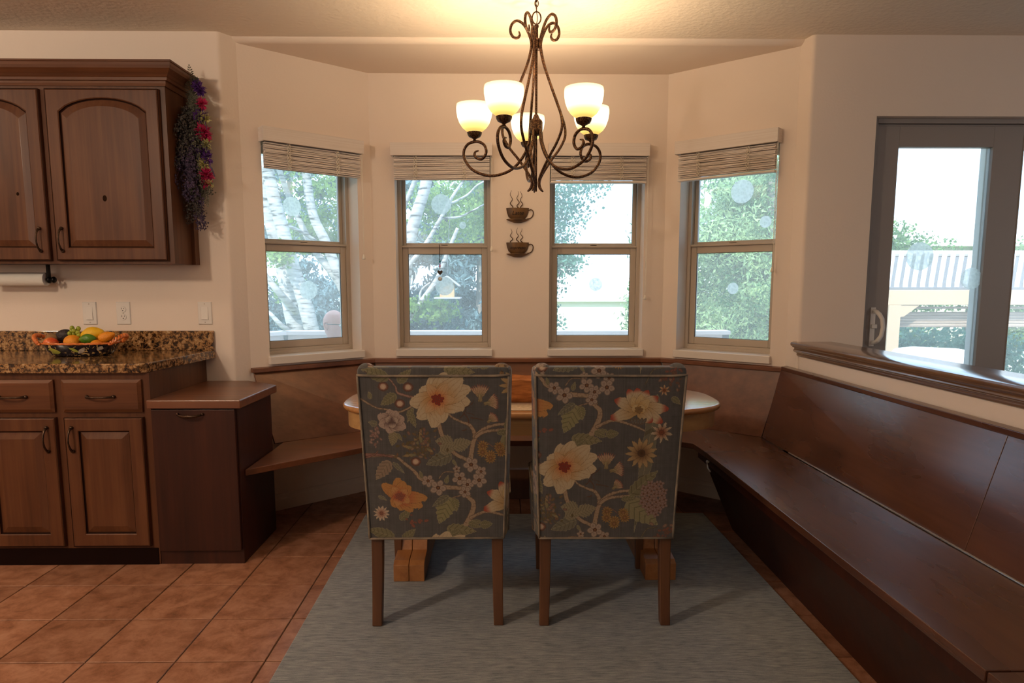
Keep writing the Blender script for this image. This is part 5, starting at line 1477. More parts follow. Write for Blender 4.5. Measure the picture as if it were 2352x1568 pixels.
for (x, z, r_, m_, nm) in ((-1.488, 2.235, 0.024, 'pur', 'purple_flower'), (-1.478, 2.215, 0.020, 'pur', 'purple_flower'), (-1.474, 2.155, 0.022, 'mag', 'magenta_flower'), (-1.485, 2.095, 0.028, 'pur', 'purple_flower'),
                          (-1.478, 2.025, 0.030, 'mag', 'magenta_flower'), (-1.466, 2.005, 0.024, 'mag', 'magenta_flower'), (-1.485, 1.925, 0.026, 'pur', 'purple_flower'), (-1.462, 1.900, 0.026, 'pur', 'purple_flower'),
                          (-1.470, 1.815, 0.028, 'mag', 'magenta_flower'), (-1.478, 1.780, 0.024, 'mag', 'magenta_flower'), (-1.466, 2.085, 0.024, 'yel', 'yellow_flower'), (-1.464, 1.965, 0.020, 'yel', 'yellow_flower'),
                          (-1.480, 1.868, 0.026, 'yel', 'yellow_flower'), (-1.462, 1.770, 0.018, 'yel', 'yellow_flower'), (-1.500, 2.26, 0.018, 'fern', 'grey_flower')):
    bloom((x, 3.575, z), r_, M[m_], nm)
MB().tube([(-1.466, 3.57, 2.09), (-1.452, 3.565, 2.03)], [0.004, 0.002], 6).build('lavender_spike', M['lav'], sw)
MB().tube([(-1.458, 3.57, 1.87), (-1.440, 3.565, 1.845), (-1.424, 3.56, 1.805)], [0.003, 0.005, 0.003], 6).build('lavender_spike', M['lav'], sw)

# ---------------------------------------------------------------- outdoors
M['deck'] = mat('deck_boards', srgb(206, 194, 184), 0.8, col2=srgb(188, 174, 164), scale=(2, 30, 30))
M['rail'] = mat('white_rail', srgb(222, 206, 200), 0.7)
M['post'] = mat('dark_baluster', srgb(70, 72, 78), 0.6)
M['lawn'] = mat('lawn', srgb(120, 146, 90), 0.95, col2=srgb(150, 160, 110), scale=(3, 3, 3))
gr = MB().box(-40, 45, 4.6, 70, -1.25, -1.0)
tag(gr.build('ground', M['lawn']), kind='structure')
dk = tag(empty('deck'), kind='structure')
for k in range(16):
    y = 4.62 + k * 0.145
    if y > 6.85: break
    box('plank', -3.1, 2.02, y, y + 0.138, -0.09, -0.05, M['deck'], dk)
for k in range(40):
    y = 4.02 + k * 0.145
    box('plank', 2.05, 7.6, y, y + 0.138, -0.09, -0.05, M['deck'], dk)
box('deck_skirt', -3.1, 7.6, 4.5, 6.4, -1.0, -0.10, M['rail'], dk)

def railing(label, pts, top=0.862):
    t = thing('deck_railing', label, 'railing', (pts[0][0], pts[0][1], -0.05))
    for i in range(len(pts) - 1):
        a, b = Vector((*pts[i], 0)), Vector((*pts[i + 1], 0)); d = (b - a); L = d.length; d.normalize()
        ang = math.atan2(d.y, d.x); mt = Matrix.Translation(a) @ Matrix.Rotation(ang, 4, 'Z')
        MB().box(-0.03, L + 0.03, -0.07, 0.07, top - 0.035, top, mt).box(0, L, -0.02, 0.02, top - 0.09, top - 0.036, mt).build('top_rail', M['rail'], t, 0.004)
        MB().box(0, L, -0.02, 0.02, 0.04, 0.09, mt).build('bottom_rail', M['rail'], t)
        n = int(L / 0.62)
        for k in range(n + 1):
            MB().box(k * L / n - 0.028, k * L / n + 0.028, -0.028, 0.028, -0.05, top - 0.036, mt).build('post', M['post'], t)
        nb = int(L / 0.125)
        for k in range(nb):
            x = (k + 0.5) * L / nb
            MB().box(x - 0.008, x + 0.008, -0.008, 0.008, 0.09, top - 0.09, mt).build('baluster', M['rail'], t)
    return t
railing('white deck railing with grey posts seen through the bay windows', [(-2.75, 5.2), (-1.93, 6.2), (2.0, 6.2)])

# trees ------------------------------------------------------------
def leaves(name, blobs, n, size, m, parent=None, seed=1, shell=0.45, elong=1.6, droop=0.0):
    """leaf quads scattered through ellipsoid clumps: blobs = [(x, y, z, rx, ry, rz, weight)]"""
    q = np.random.default_rng(seed)
    w = np.array([b[6] for b in blobs], float); w /= w.sum()
    idx = q.choice(len(blobs), n, p=w); B = np.array(blobs)[idx]
    d = q.normal(size=(n, 3)); d /= np.linalg.norm(d, axis=1)[:, None]
    rr = q.uniform(shell, 1.0, n) ** 0.8
    c = B[:, :3] + d * B[:, 3:6] * rr[:, None]
    c += q.normal(size=(n, 3)) * 0.05
    a = q.normal(size=(n, 3)); a[:, 2] -= droop * 2; a /= np.linalg.norm(a, axis=1)[:, None]
    b = np.cross(a, q.normal(size=(n, 3))); b /= np.linalg.norm(b, axis=1)[:, None]
    s = size * q.uniform(0.6, 1.25, n)[:, None]
    V = np.stack([c - a * s * elong / 2, c + b * s / 2, c + a * s * elong / 2, c - b * s / 2], 1).reshape(-1, 3)
    me = bpy.data.meshes.new(name)
    if parent is not None: V = V - np.array(parent.location)
    F = np.arange(4 * n).reshape(n, 4)
    me.vertices.add(4 * n); me.vertices.foreach_set('co', V.ravel().astype(np.float32))
    me.loops.add(4 * n); me.loops.foreach_set('vertex_index', F.ravel().astype(np.int32))
    me.polygons.add(n); me.polygons.foreach_set('loop_start', (np.arange(n) * 4).astype(np.int32)); me.polygons.foreach_set('loop_total', np.full(n, 4, np.int32))
    me.update(calc_edges=True); me.validate()
    me.materials.append(m)
    o = bpy.data.objects.new(name, me); COL.objects.link(o)
    if parent is not None: o.parent = parent
    return o
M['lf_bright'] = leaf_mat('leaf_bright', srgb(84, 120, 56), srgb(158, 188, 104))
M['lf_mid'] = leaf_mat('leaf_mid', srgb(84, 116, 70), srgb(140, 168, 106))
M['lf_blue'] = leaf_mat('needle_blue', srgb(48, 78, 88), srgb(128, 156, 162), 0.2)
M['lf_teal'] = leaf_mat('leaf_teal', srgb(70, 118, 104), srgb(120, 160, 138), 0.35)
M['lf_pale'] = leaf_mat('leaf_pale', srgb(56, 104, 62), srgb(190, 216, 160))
M['bark'] = mat('birch_bark', srgb(172, 170, 168), 0.8, stops=[(0.36, srgb(44, 40, 40)), (0.43, srgb(140, 138, 136)), (0.58, srgb(176, 173, 170))], scale=(5, 5, 30), detail=4)
M['branch'] = mat('grey_branch', srgb(150, 142, 132), 0.9)

TR = [(0.135, 0.085, [(-2.58, 9.0, -1.0), (-2.62, 9.0, 0.46), (-2.69, 9.0, 0.92), (-2.77, 9.0, 1.44), (-2.88, 9.0, 1.94), (-2.98, 9.0, 2.46), (-3.05, 9.0, 3.6)]),
      (0.10, 0.07, [(-2.15, 8.8, -1.0), (-2.34, 8.7, 0.48), (-2.46, 8.7, 1.08), (-2.59, 8.7, 1.51), (-2.71, 8.7, 2.03), (-2.82, 8.7, 2.52), (-2.95, 8.7, 3.5)]),
      (0.085, 0.05, [(-1.75, 9.4, -1.0), (-1.9, 9.4, 0.4), (-2.08, 9.3, 1.14), (-2.3, 9.3, 1.78), (-2.47, 9.3, 2.17), (-2.54, 9.3, 2.71), (-2.6, 9.3, 3.6)]),
      (0.06, 0.03, [(-1.9, 9.4, 0.5), (-2.16, 9.4, 1.25), (-2.46, 9.4, 1.67), (-2.66, 9.4, 2.06), (-2.84, 9.4, 2.51), (-3.1, 9.4, 3.4)])]
BR = [(0.05, 0.02, [(-2.62, 8.9, 0.92), (-2.74, 8.6, 1.18), (-2.87, 8.6, 1.35), (-3.04, 8.6, 1.6), (-3.3, 8.6, 1.9)]), (0.04, 0.015, [(-2.55, 8.9, 0.55), (-2.72, 8.6, 0.77), (-2.87, 8.6, 0.93), (-3.09, 8.6, 1.08)]),
      (0.025, 0.012, [(-2.42, 9.2, 1.83), (-2.62, 9.0, 1.97), (-2.84, 9.0, 2.03), (-3.01, 9.0, 2.12)])]
TR2 = [(0.085, 0.06, [(-1.35, 8.2, -1.0), (-1.25, 8.2, 0.4), (-1.19, 8.2, 0.85), (-1.09, 8.2, 1.68), (-0.99, 8.2, 2.06), (-0.86, 8.2, 2.47), (-0.7, 8.2, 3.4)]),
       (0.035, 0.02, [(-1.28, 8.4, 1.5), (-1.19, 8.5, 2.12), (-1.1, 8.5, 2.34), (-1.02, 8.5, 2.53), (-0.94, 8.5, 2.73), (-0.8, 8.5, 3.2)]),
       (0.04, 0.02, [(-1.30, 8.1, 0.55), (-1.13, 8.0, 0.77), (-0.94, 8.0, 1.05), (-0.74, 8.0, 1.33), (-0.63, 8.0, 1.6), (-0.5, 8.0, 1.9)]),
       (0.03, 0.012, [(-1.15, 8.15, 1.30), (-1.08, 8.0, 1.45), (-0.86, 8.0, 1.73), (-0.69, 8.0, 2.01), (-0.56, 8.0, 2.24), (-0.4, 8.0, 2.47), (-0.2, 8.0, 2.8)])]
BR2 = [(0.015, 0.008, [(-0.69, 8.0, 2.01), (-0.51, 8.3, 2.05), (-0.35, 8.3, 2.12), (-0.11, 8.3, 2.25)]), (0.015, 0.008, [(-0.60, 8.0, 2.16), (-0.41, 8.3, 2.3), (-0.28, 8.3, 2.42), (-0.11, 8.3, 2.5)]),
       (0.015, 0.007, [(-0.93, 8.0, 1.06), (-0.94, 8.0, 1.14), (-0.91, 8.0, 1.22), (-0.82, 8.0, 1.29)])]
def birch(label, base, trunks, branches, blobs, n, seed):
    t = thing('birch_tree', label, 'tree', base)
    for r0, r1, P in trunks:
        Q = smooth_path(P, 4)
        MB().tube(Q, [r0 + (r1 - r0) * i / (len(Q) - 1) for i in range(len(Q))], 14).build('trunk', M['bark'], t, smooth=True)
    for r0, r1, P in branches:
        Q = smooth_path(P, 4)
        MB().tube(Q, [r0 + (r1 - r0) * i / (len(Q) - 1) for i in range(len(Q))], 8).build('branch', M['bark'], t, smooth=True)
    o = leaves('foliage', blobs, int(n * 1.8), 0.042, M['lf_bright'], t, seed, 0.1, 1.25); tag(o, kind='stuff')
    return t
birch('multi-stemmed white birch seen through the window nearest the kitchen', (-2.5, 9, -1), TR, BR,
      [(-2.55, 9.7, 2.0, 0.5, 0.25, 0.35, 2), (-2.2, 9.8, 1.75, 0.35, 0.25, 0.25, 1.6), (-2.7, 8.5, 1.62, 0.20, 0.15, 0.13, 0.8), (-2.3, 9.8, 2.6, 0.8, 0.4, 0.4, 2), (-1.95, 9.6, 2.3, 0.35, 0.3, 0.35, 1.2), (-2.9, 9.5, 1.2, 0.3, 0.2, 0.2, 0.5), (-2.9, 9.2, 3.2, 1.1, 0.8, 0.5, 1.2)], 3400, 3)
birch('slender white birch seen through the window with the hanging charm', (-1.2, 8.2, -1), TR2, BR2,
      [(-0.5, 8.9, 2.35, 0.6, 0.3, 0.3, 2), (-0.2, 8.7, 2.1, 0.35, 0.3, 0.35, 1.6), (-0.6, 9.0, 1.95, 0.5, 0.25, 0.22, 1.2), (-1.0, 8.0, 0.98, 0.12, 0.1, 0.10, 0.5), (-0.72, 7.9, 0.98, 0.22, 0.12, 0.13, 1.0), (-0.95, 8.9, 2.3, 0.3, 0.25, 0.3, 0.8), (-0.5, 8.6, 3.0, 0.9, 0.7, 0.4, 0.8)], 3000, 5)

def conifer(label, x, y, h_, r_, n, seed, z0=-1.0):
    t = thing('spruce_tree', label, 'tree', (x, y, z0))
    MB().tube([(x, y, z0), (x, y, z0 + h_ * 0.97)], [0.12, 0.02], 8).build('trunk', M['branch'], t)
    bl = []
    q = np.random.default_rng(seed)
    for k in range(100):
        f = q.uniform(0.03, 1) ** 0.85; rad = r_ * (1 - f) * q.uniform(0.45, 1.0); a = q.uniform(0, 2 * PI)
        bl.append((x + rad * math.cos(a), y + rad * math.sin(a), z0 + h_ * f, 0.40 * (1.15 - f), 0.40 * (1.15 - f), 0.17, 1.2 - f))
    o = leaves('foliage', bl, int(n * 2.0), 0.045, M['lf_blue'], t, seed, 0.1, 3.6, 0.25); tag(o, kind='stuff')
    return t
conifer('blue spruce standing behind the white birches', -1.7, 12.0, 6.2, 2.1, 26000, 4)
conifer('blue spruce behind the birdhouse', -0.35, 11.4, 4.4, 1.55, 17000, 6)
conifer('tall blue spruce at the far edge of the garden left of the birches', -4.6, 15.5, 7.5, 2.3, 14000, 7)

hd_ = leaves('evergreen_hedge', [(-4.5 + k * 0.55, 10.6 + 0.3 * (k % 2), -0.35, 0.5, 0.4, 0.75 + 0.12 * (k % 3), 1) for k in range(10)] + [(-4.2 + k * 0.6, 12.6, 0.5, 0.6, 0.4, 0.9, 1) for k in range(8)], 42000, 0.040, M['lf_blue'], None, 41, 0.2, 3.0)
tag(hd_, 'dark blue-green evergreen hedge at the back of the garden behind the birches', 'hedge', kind='thing')

def tree(name, label, x, y, z0, h_, blobs, n, size, m, seed, elong=1.4, tr=0.06):
    t = thing(name, label, 'tree', (x, y, z0))
    MB().tube(smooth_path([(x, y, z0), (x + 0.05, y, z0 + h_ * 0.5), (x, y, z0 + h_)], 4), [tr] * 4 + [tr * 0.6] * 5, 8).build('trunk', M['branch'], t)
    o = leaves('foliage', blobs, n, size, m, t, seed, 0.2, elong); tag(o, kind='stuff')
    return t
tree('aspen_tree', 'aspen with small leaves behind the left side of the window beside the cups', 0.35, 9.0, -1.0, 3.2,
     [(0.72, 9.0, 2.2, 0.42, 0.35, 0.40, 2.4), (0.62, 9.0, 1.62, 0.38, 0.3, 0.35, 2.4), (0.50, 9.0, 1.25, 0.30, 0.3, 0.25, 1.2), (0.52, 9.0, 0.75, 0.30, 0.25, 0.35, 1.4), (0.85, 9.0, 1.55, 0.22, 0.2, 0.14, 0.6), (1.0, 9.0, 2.52, 0.45, 0.3, 0.14, 0.7), (0.72, 9.0, 0.42, 0.14, 0.15, 0.10, 0.25), (0.3, 9.2, 2.8, 0.8, 0.6, 0.4, 1)],
     7500, 0.038, M['lf_teal'], 8, 1.1)
tree('garden_tree', 'pale feathery green tree filling the window beside the sliding door', 2.9, 7.6, -1.0, 3.4,
     [(2.75, 7.6, 1.0, 0.75, 0.6, 0.7, 3), (2.45, 7.5, 0.35, 0.6, 0.5, 0.5, 2), (3.2, 7.7, 0.4, 0.6, 0.5, 0.6, 2), (2.6, 7.7, 1.75, 0.6, 0.5, 0.5, 2.4), (3.3, 7.9, 1.5, 0.7, 0.5, 0.6, 2.4), (2.9, 7.8, 2.35, 0.7, 0.5, 0.45, 2), (2.15, 7.9, 0.9, 0.28, 0.3, 0.55, 0.9), (1.62, 8.0, 0.95, 0.22, 0.22, 0.40, 0.5), (1.52, 8.0, 0.35, 0.2, 0.2, 0.35, 0.45), (1.72, 8.1, 1.75, 0.25, 0.25, 0.4, 0.4), (3.4, 7.9, 2.1, 0.5, 0.4, 0.4, 1.0)],
     60000, 0.020, M['lf_pale'], 9, 3.4, 0.08)
tree('garden_tree', 'broad green tree behind the pale feathery tree', 5.2, 14.5, -1.0, 5.0,
     [(5.0, 14.5, 1.8, 1.6, 1.2, 1.5, 3), (3.6, 14.5, 1.0, 1.0, 0.9, 1.2, 1.6), (6.4, 14.5, 1.6, 1.3, 1.0, 1.2, 2), (5.2, 14.5, 3.1, 1.2, 1.0, 0.9, 1.4), (3.9, 14.4, 0.0, 1.2, 0.9, 0.8, 1)],
     20000, 0.07, M['lf_mid'], 10, 1.4, 0.15)
for k, (x, y, zc, s, lb_) in enumerate(((8.6, 15.8, 1.45, 1.5, 'green tree beyond the pergola at the left side of the door glass'), (12.6, 16.0, 1.75, 1.5, 'green tree beyond the pergola at the right side of the door glass'), (16.6, 16.0, 1.9, 1.4, 'green tree far behind the second door pane'))):
    tree('garden_tree', lb_, x, y, -1.0, zc + 0.8, [(x - 0.8, y, zc - 0.6, 1.2 * s * 0.8, 1.0, 1.0, 2), (x + 0.7, y, zc, 1.1 * s * 0.8, 1.0, 1.0, 2), (x, y, zc + 0.5 * (k < 1), 0.9, 0.8, 0.8, 1), (x, y, 0.0, 1.5, 1.0, 1.0, 2)], 20000, 0.062, M['lf_mid'], 20 + k, 1.4, 0.14)

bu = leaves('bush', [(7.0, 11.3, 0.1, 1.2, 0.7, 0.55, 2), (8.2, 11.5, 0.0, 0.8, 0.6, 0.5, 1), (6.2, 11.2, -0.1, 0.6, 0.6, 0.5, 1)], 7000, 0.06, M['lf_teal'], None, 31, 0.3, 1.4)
tag(bu, 'rounded green bush seen through the door below the pergola', 'bush', kind='thing')

# birdhouse feeder hung from the birch branch
bh = thing('bird_feeder', 'wooden house-shaped bird feeder hanging among the birch branches', 'bird feeder', (-0.58, 7.5, 1.12))
M['fd_w'] = mat('feeder_wood', srgb(206, 170, 124), 0.8, col2=srgb(186, 150, 108), scale=(20, 20, 20)); M['fd_g'] = mat('weathered_board', srgb(168, 164, 168), 0.85)
MB().loft([[(x, y, z) for x, z in ((-0.66, 1.135), (-0.51, 1.135), (-0.51, 1.28), (-0.585, 1.345), (-0.66, 1.28))] for y in (7.42, 7.58)]).build('body', M['fd_w'], bh)
MB().box(-0.72, -0.44, 7.36, 7.64, 1.118, 1.135).build('tray', M['fd_g'], bh, 0.003)
for s in (-1, 1):
    MB().loft([[(-0.585, y, 1.362), (-0.585 + s * 0.135, y, 1.258), (-0.585 + s * 0.135, y, 1.246), (-0.585, y, 1.348)] for y in (7.36, 7.64)]).build('roof_board', M['fd_g'], bh)
MB().tube([(-0.585, 7.5, 1.36), (-0.58, 7.6, 1.7), (-0.56, 7.9, 2.24)], 0.003, 5).build('hanger', M['post'], bh)

# neighbouring house behind the aspen
nh = thing('neighbour_house', 'pale stucco house with white roof seen past the aspen', 'house', (3, 22, -1))
M['stucco'] = mat('pale_stucco', srgb(216, 206, 186), 0.9); M['roof'] = mat('white_roof', srgb(240, 236, 230), 0.9)
box('wall', -0.6, 7.2, 22.0, 28.0, -1.0, 0.72, M['stucco'], nh)
MB().loft([[(x, y, z) for y, z in ((21.9, 0.70), (21.9, 0.80), (25.0, 2.0), (28.4, 0.80), (28.4, 0.70))] for x in (-1.0, 7.6)]).build('roof', M['roof'], nh)
box('gutter', -1.0, 7.6, 21.85, 21.95, 0.72, 0.84, M['rail'], nh)
box('window', 5.2, 6.2, 21.97, 22.0, -0.5, 0.3, M['post'], nh)

# pergola beyond the sliding door
pg = thing('pergola', 'white slatted pergola with cream beam beyond the sliding door', 'pergola', (5.2, 8.2, -0.05))
M['pg_w'] = mat('pergola_white', srgb(220, 216, 212), 0.7); M['pg_c'] = mat('pergola_cream', srgb(186, 160, 130), 0.8)
for k in range(46):
    x = 4.12 + k * 0.100; xe = 5.40 + k * 0.130
    MB().loft([[(x, 8.0, 1.235), (x + 0.058, 8.0, 1.235), (x + 0.058, 8.0, 1.285), (x, 8.0, 1.285)], [(xe, 10.4, 1.68), (xe + 0.075, 10.4, 1.68), (xe + 0.075, 10.4, 1.73), (xe, 10.4, 1.73)]]).build('slat', M['pg_w'], pg)
M['pg_g'] = mat('slat_gap_shade', srgb(120, 118, 120), 0.8)  # grey stands in for the shadow in the gaps between slats
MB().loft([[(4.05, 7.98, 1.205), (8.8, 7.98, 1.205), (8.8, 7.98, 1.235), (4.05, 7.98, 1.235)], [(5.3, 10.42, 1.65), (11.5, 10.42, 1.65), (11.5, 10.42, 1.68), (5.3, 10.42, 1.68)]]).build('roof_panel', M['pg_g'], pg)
MB().tube([(5.3, 10.44, 1.72), (11.5, 10.44, 1.72)], 0.05, 8).build('ridge_bar', M['pg_w'], pg)
box('beam', 4.1, 8.6, 7.93, 8.02, 1.035, 1.205, M['pg_c'], pg, 0.004)
box('beam', 5.3, 11.4, 10.35, 10.45, 1.50, 1.645, M['pg_c'], pg, 0.004)
for (x, y, zt) in ((4.49, 7.97, 1.035), (8.4, 7.97, 1.035), (5.5, 10.4, 1.5), (10.9, 10.4, 1.5)):
    box('post', x - 0.07, x + 0.07, y - 0.07, y + 0.07, -0.05, zt, M['pg_c'], pg)
MB().loft([[(4.57, y, 1.034), (4.57, y, 0.90), (4.62, y, 0.90), (4.80, y, 1.034)] for y in (7.94, 8.0)]).build('brace', M['pg_c'], pg)
rb = thing('rolled_shade', 'brown bamboo shade rolled up under the pergola beam', 'shade', (6.4, 8.1, 0.85))
M['bam'] = mat('bamboo_slats', srgb(176, 156, 138), 0.8, col2=srgb(140, 122, 106), scale=(2, 90, 90))
for k in range(5):
    MB().tube([(4.62, 8.10, 0.93 - k * 0.035), (8.3, 8.10, 0.93 - k * 0.035)], 0.02, 8).build('roll', M['bam'], rb)
box('head_bar', 4.6, 8.3, 8.08, 8.12, 0.985, 1.01, M['bam'], rb)

# covered garden furniture on the sunny deck
def covered(label, x, y, sx, sy, h_, seed):
    q = random.Random(seed); R = []
    n = 24
    for z, f in ((-0.05, 1.0), (h_ * 0.5, 0.97), (h_ * 0.85, 0.92), (h_, 0.78), (h_ * 1.04, 0.5), (h_ * 1.05, 0.1)):
        ring = []
        for k in range(n):
            a = 2 * PI * k / n; c_2, s_2 = math.cos(a), math.sin(a)
            w = 1 + 0.025 * math.sin(a * 7 + seed) * (1 if z < h_ else 0)
            ring.append((x + sx * f * w * math.copysign(abs(c_2) ** 0.6, c_2), y + sy * f * w * math.copysign(abs(s_2) ** 0.6, s_2), z + 0.01 * math.sin(a * 3 + seed)))
        R.append(ring)
    o = MB().loft(R).build('furniture_cover', mat('white_cover', srgb(236, 234, 230), 0.9), None, smooth='auto')
    return tag(o, label, 'cover')
covered('white fitted cover over a tall garden seat below the pergola', 4.35, 6.9, 0.42, 0.40, 0.60, 2)
covered('low white fitted cover over a long garden table on the sunny deck', 4.7, 5.6, 0.95, 0.45, 0.42, 5)

# house with dark windows far behind the pergola
fh = thing('neighbour_house', 'pale house with dark paned windows behind the pergola', 'house', (13, 19, -1))
box('wall', 9.6, 20.0, 19.5, 26, -1.0, 2.35, M['stucco'], fh)
MB().loft([[(x, y, z) for y, z in ((19.1, 2.30), (19.1, 2.42), (23.0, 3.4), (26.5, 2.42), (26.5, 2.3))] for x in (9.3, 20.4)]).build('roof', M['roof'], fh)
for (x0, x1, z0, z1) in ((10.1, 10.9, 0.05, 0.55), (13.0, 14.2, 1.3, 2.1), (13.1, 14.3, -0.5, 0.6)):
    w = box('window', x0, x1, 19.42, 19.5, z0, z1, M['post'], fh)
    f_ = MB()
    for q in range(1, 3): f_.box(x0 + (x1 - x0) * q / 3 - 0.02, x0 + (x1 - x0) * q / 3 + 0.02, 19.39, 19.42, z0, z1)
    f_.box(x0, x1, 19.39, 19.42, (z0 + z1) / 2 - 0.02, (z0 + z1) / 2 + 0.02)
    f_.build('window_bar', M['pg_w'], w)
fence = thing('picket_fence', 'white picket fence behind the bush', 'fence', (9, 13.5, -1))
for k in range(30):
    x = 8.1 + k * 0.12
    box('picket', x, x + 0.07, 13.5, 13.52, -1.0, -0.02, M['pg_w'], fence)
box('rail', 8.0, 11.7, 13.525, 13.55, -0.25, -0.18, M['pg_w'], fence)

# ---------------------------------------------------------------- man sitting on the deck, seen from behind through the first window
pn = thing('person', 'bald man wearing glasses seated outside on the deck beyond the first window', 'person', (-1.20, 5.45, 0.40))
skin = mat('skin', srgb(186, 126, 108), 0.6, col2=srgb(176, 114, 98), scale=(9, 9, 9))
shirt = mat('grey_shirt', srgb(120, 130, 146), 0.85)
jeans = mat('dark_trousers', srgb(58, 62, 78), 0.9)
HX, HY, HZ = -1.31, 5.45, 0.955
fwd = Vector((0.86, -0.50, 0)).normalized(); side = Vector((fwd.y, -fwd.x, 0))
def hp_(f, s, u): return tuple(Vector((HX, HY, HZ)) + fwd * f + side * s + Vector((0, 0, u)))
R = []
for (u, f0, f1, ws) in ((-0.200, -0.055, 0.035, 0.058), (-0.150, -0.052, 0.030, 0.050), (-0.118, -0.050, 0.052, 0.050), (-0.100, -0.056, 0.086, 0.055), (-0.075, -0.070, 0.096, 0.064), (-0.04, -0.088, 0.100, 0.072), (0.0, -0.095, 0.098, 0.076), (0.035, -0.098, 0.096, 0.078),
                       (0.062, -0.090, 0.084, 0.071), (0.084, -0.076, 0.067, 0.059), (0.102, -0.056, 0.046, 0.043), (0.114, -0.032, 0.022, 0.025), (0.1185, -0.010, 0.002, 0.006)):
    cf, hf = (f0 + f1) / 2, (f1 - f0) / 2
    R.append([hp_(cf + hf * math.cos(2 * PI * k / 24), ws * math.sin(2 * PI * k / 24), u) for k in range(24)])
# body: torso, arms and legs as one skinned surface
import bmesh
def skin_body(name, joints, edges, m, parent, sub=2):
    me = bpy.data.meshes.new(name); me.from_pydata([j[0] for j in joints], edges, []); me.update()
    o = bpy.data.objects.new(name, me); COL.objects.link(o)
    inv = WM[parent].inverted()
    for v in me.vertices: v.co = inv @ v.co
    o.parent = parent; WM[o] = WM[parent]
    md = o.modifiers.new('skin', 'SKIN')
    for i, j in enumerate(joints):
        me.skin_vertices[0].data[i].radius = j[1]
    me.skin_vertices[0].data[0].use_root = True
    md.use_smooth_shade = True
    s_ = o.modifiers.new('sub', 'SUBSURF'); s_.levels = sub; s_.render_levels = sub
    me.materials.append(m)
    return o
b0 = Vector((HX, HY, 0.42)) - fwd * 0.06
def bp2(f, s, z): return tuple(Vector((b0.x, b0.y, z)) + fwd * f + side * s)
J = [(bp2(0, 0, 0.46), (0.14, 0.12)), (bp2(0.0, 0, 0.60), (0.15, 0.11)), (bp2(0.02, 0, 0.72), (0.13, 0.10)), (bp2(0.03, 0, 0.80), (0.055, 0.055)),
     (bp2(0.02, 0.19, 0.73), (0.06, 0.06)), (bp2(0.06, 0.24, 0.52), (0.045, 0.045)), (bp2(0.28, 0.20, 0.46), (0.032, 0.032)), (bp2(0.36, 0.19, 0.45), (0.03, 0.03)),
     (bp2(0.02, -0.19, 0.73), (0.06, 0.06)), (bp2(0.06, -0.24, 0.52), (0.045, 0.045)), (bp2(0.28, -0.20, 0.46), (0.032, 0.032)), (bp2(0.36, -0.19, 0.45), (0.03, 0.03)),
     (bp2(0.10, 0.10, 0.44), (0.085, 0.08)), (bp2(0.46, 0.13, 0.44), (0.058, 0.058)), (bp2(0.50, 0.13, 0.03), (0.038, 0.038)), (bp2(0.62, 0.14, -0.01), (0.035, 0.03)),
     (bp2(0.10, -0.10, 0.44), (0.085, 0.08)), (bp2(0.46, -0.13, 0.44), (0.058, 0.058)), (bp2(0.50, -0.13, 0.03), (0.038, 0.038)), (bp2(0.62, -0.14, -0.01), (0.035, 0.03))]
Ed = [(0, 1), (1, 2), (2, 3), (2, 4), (4, 5), (5, 6), (6, 7), (2, 8), (8, 9), (9, 10), (10, 11), (0, 12), (12, 13), (13, 14), (14, 15), (0, 16), (16, 17), (17, 18), (18, 19)]
skin_body('body', J, Ed, shirt, pn)
hdm = MB().loft(R).build('head', skin, pn, smooth=True)
ss = hdm.modifiers.new('sub', 'SUBSURF'); ss.levels = 1; ss.render_levels = 2
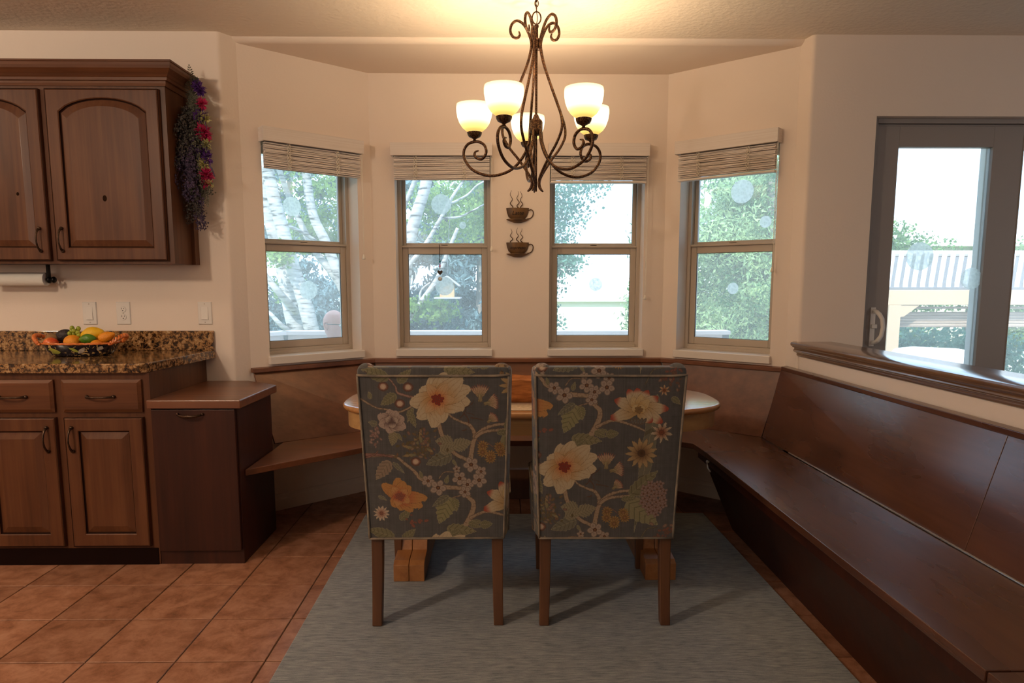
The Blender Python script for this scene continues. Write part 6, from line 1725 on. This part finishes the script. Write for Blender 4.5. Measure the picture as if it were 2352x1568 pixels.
for s in (-1, 1):
    er = MB()
    er.tube(smooth_path([hp_(-0.005, s * 0.074, 0.022), hp_(-0.018, s * 0.084, 0.026), hp_(-0.024, s * 0.088, 0.008), hp_(-0.016, s * 0.086, -0.016), hp_(0.0, s * 0.078, -0.032)]), [0.008, 0.009, 0.009, 0.008] + [0.007] * 17, 8)
    er.ball(hp_(-0.006, s * 0.076, -0.002), 0.018, 10, 8, 0.8, 0.8, 1.3)
    er.build('ear', skin, hdm, smooth=True)
    MB().ball(hp_(0.088, s * 0.031, 0.004), 0.011, 10, 8).build('eye', mat('eye_white', srgb(230, 226, 220), 0.2), hdm, smooth=True)
MB().loft([[hp_(0.094, -0.008, 0.012), hp_(0.094, 0.008, 0.012), hp_(0.105, 0, 0.012)], [hp_(0.096, -0.014, -0.032), hp_(0.096, 0.014, -0.032), hp_(0.124, 0, -0.034)], [hp_(0.094, -0.010, -0.044), hp_(0.094, 0.010, -0.044), hp_(0.104, 0, -0.046)]]).build('nose', skin, hdm, smooth=True)
MB().tube([hp_(0.088, -0.022, -0.070), hp_(0.099, 0, -0.069), hp_(0.088, 0.022, -0.070)], [0.003, 0.005, 0.003], 8).build('mouth', mat('lips', srgb(176, 104, 98), 0.5), hdm, smooth=True)
gl_ = MB()
for s in (-1, 1):
    gl_.tube([hp_(0.108 , s * (0.033 + 0.022 * math.cos(t)), 0.004 + 0.016 * math.sin(t)) for t in [2 * PI * k / 20 for k in range(21)]], 0.0016, 6)
    gl_.tube([hp_(0.108, s * 0.055, 0.010), hp_(0.085, s * 0.074, 0.012), hp_(0.02, s * 0.083, 0.012), hp_(-0.015, s * 0.084, 0.016), hp_(-0.03, s * 0.082, 0.004)], 0.0022, 6)
gl_.tube([hp_(0.108, -0.011, 0.008), hp_(0.112, 0, 0.010), hp_(0.108, 0.011, 0.008)], 0.0016, 6)
gl_.build('glasses', M['black_metal'], hdm)
dc = thing('patio_chair', 'dark patio chair under the seated man on the deck', 'chair', (b0.x, b0.y, -0.05))
mt = Matrix.Translation((b0.x, b0.y, 0)) @ Matrix.Rotation(math.atan2(side.y, side.x), 4, 'Z')
box('seat', -0.24, 0.24, -0.20, 0.36, 0.33, 0.355, M['post'], dc, 0.004, mt)
box('backrest', -0.24, 0.24, -0.235, -0.205, 0.34, 0.70, M['post'], dc, 0.004, mt)
for sx_ in (-0.22, 0.22):
    for sy_ in (-0.19, 0.33):
        box('leg', sx_ - 0.015, sx_ + 0.015, sy_ - 0.015, sy_ + 0.015, -0.05, 0.33, M['post'], dc, 0, mt)
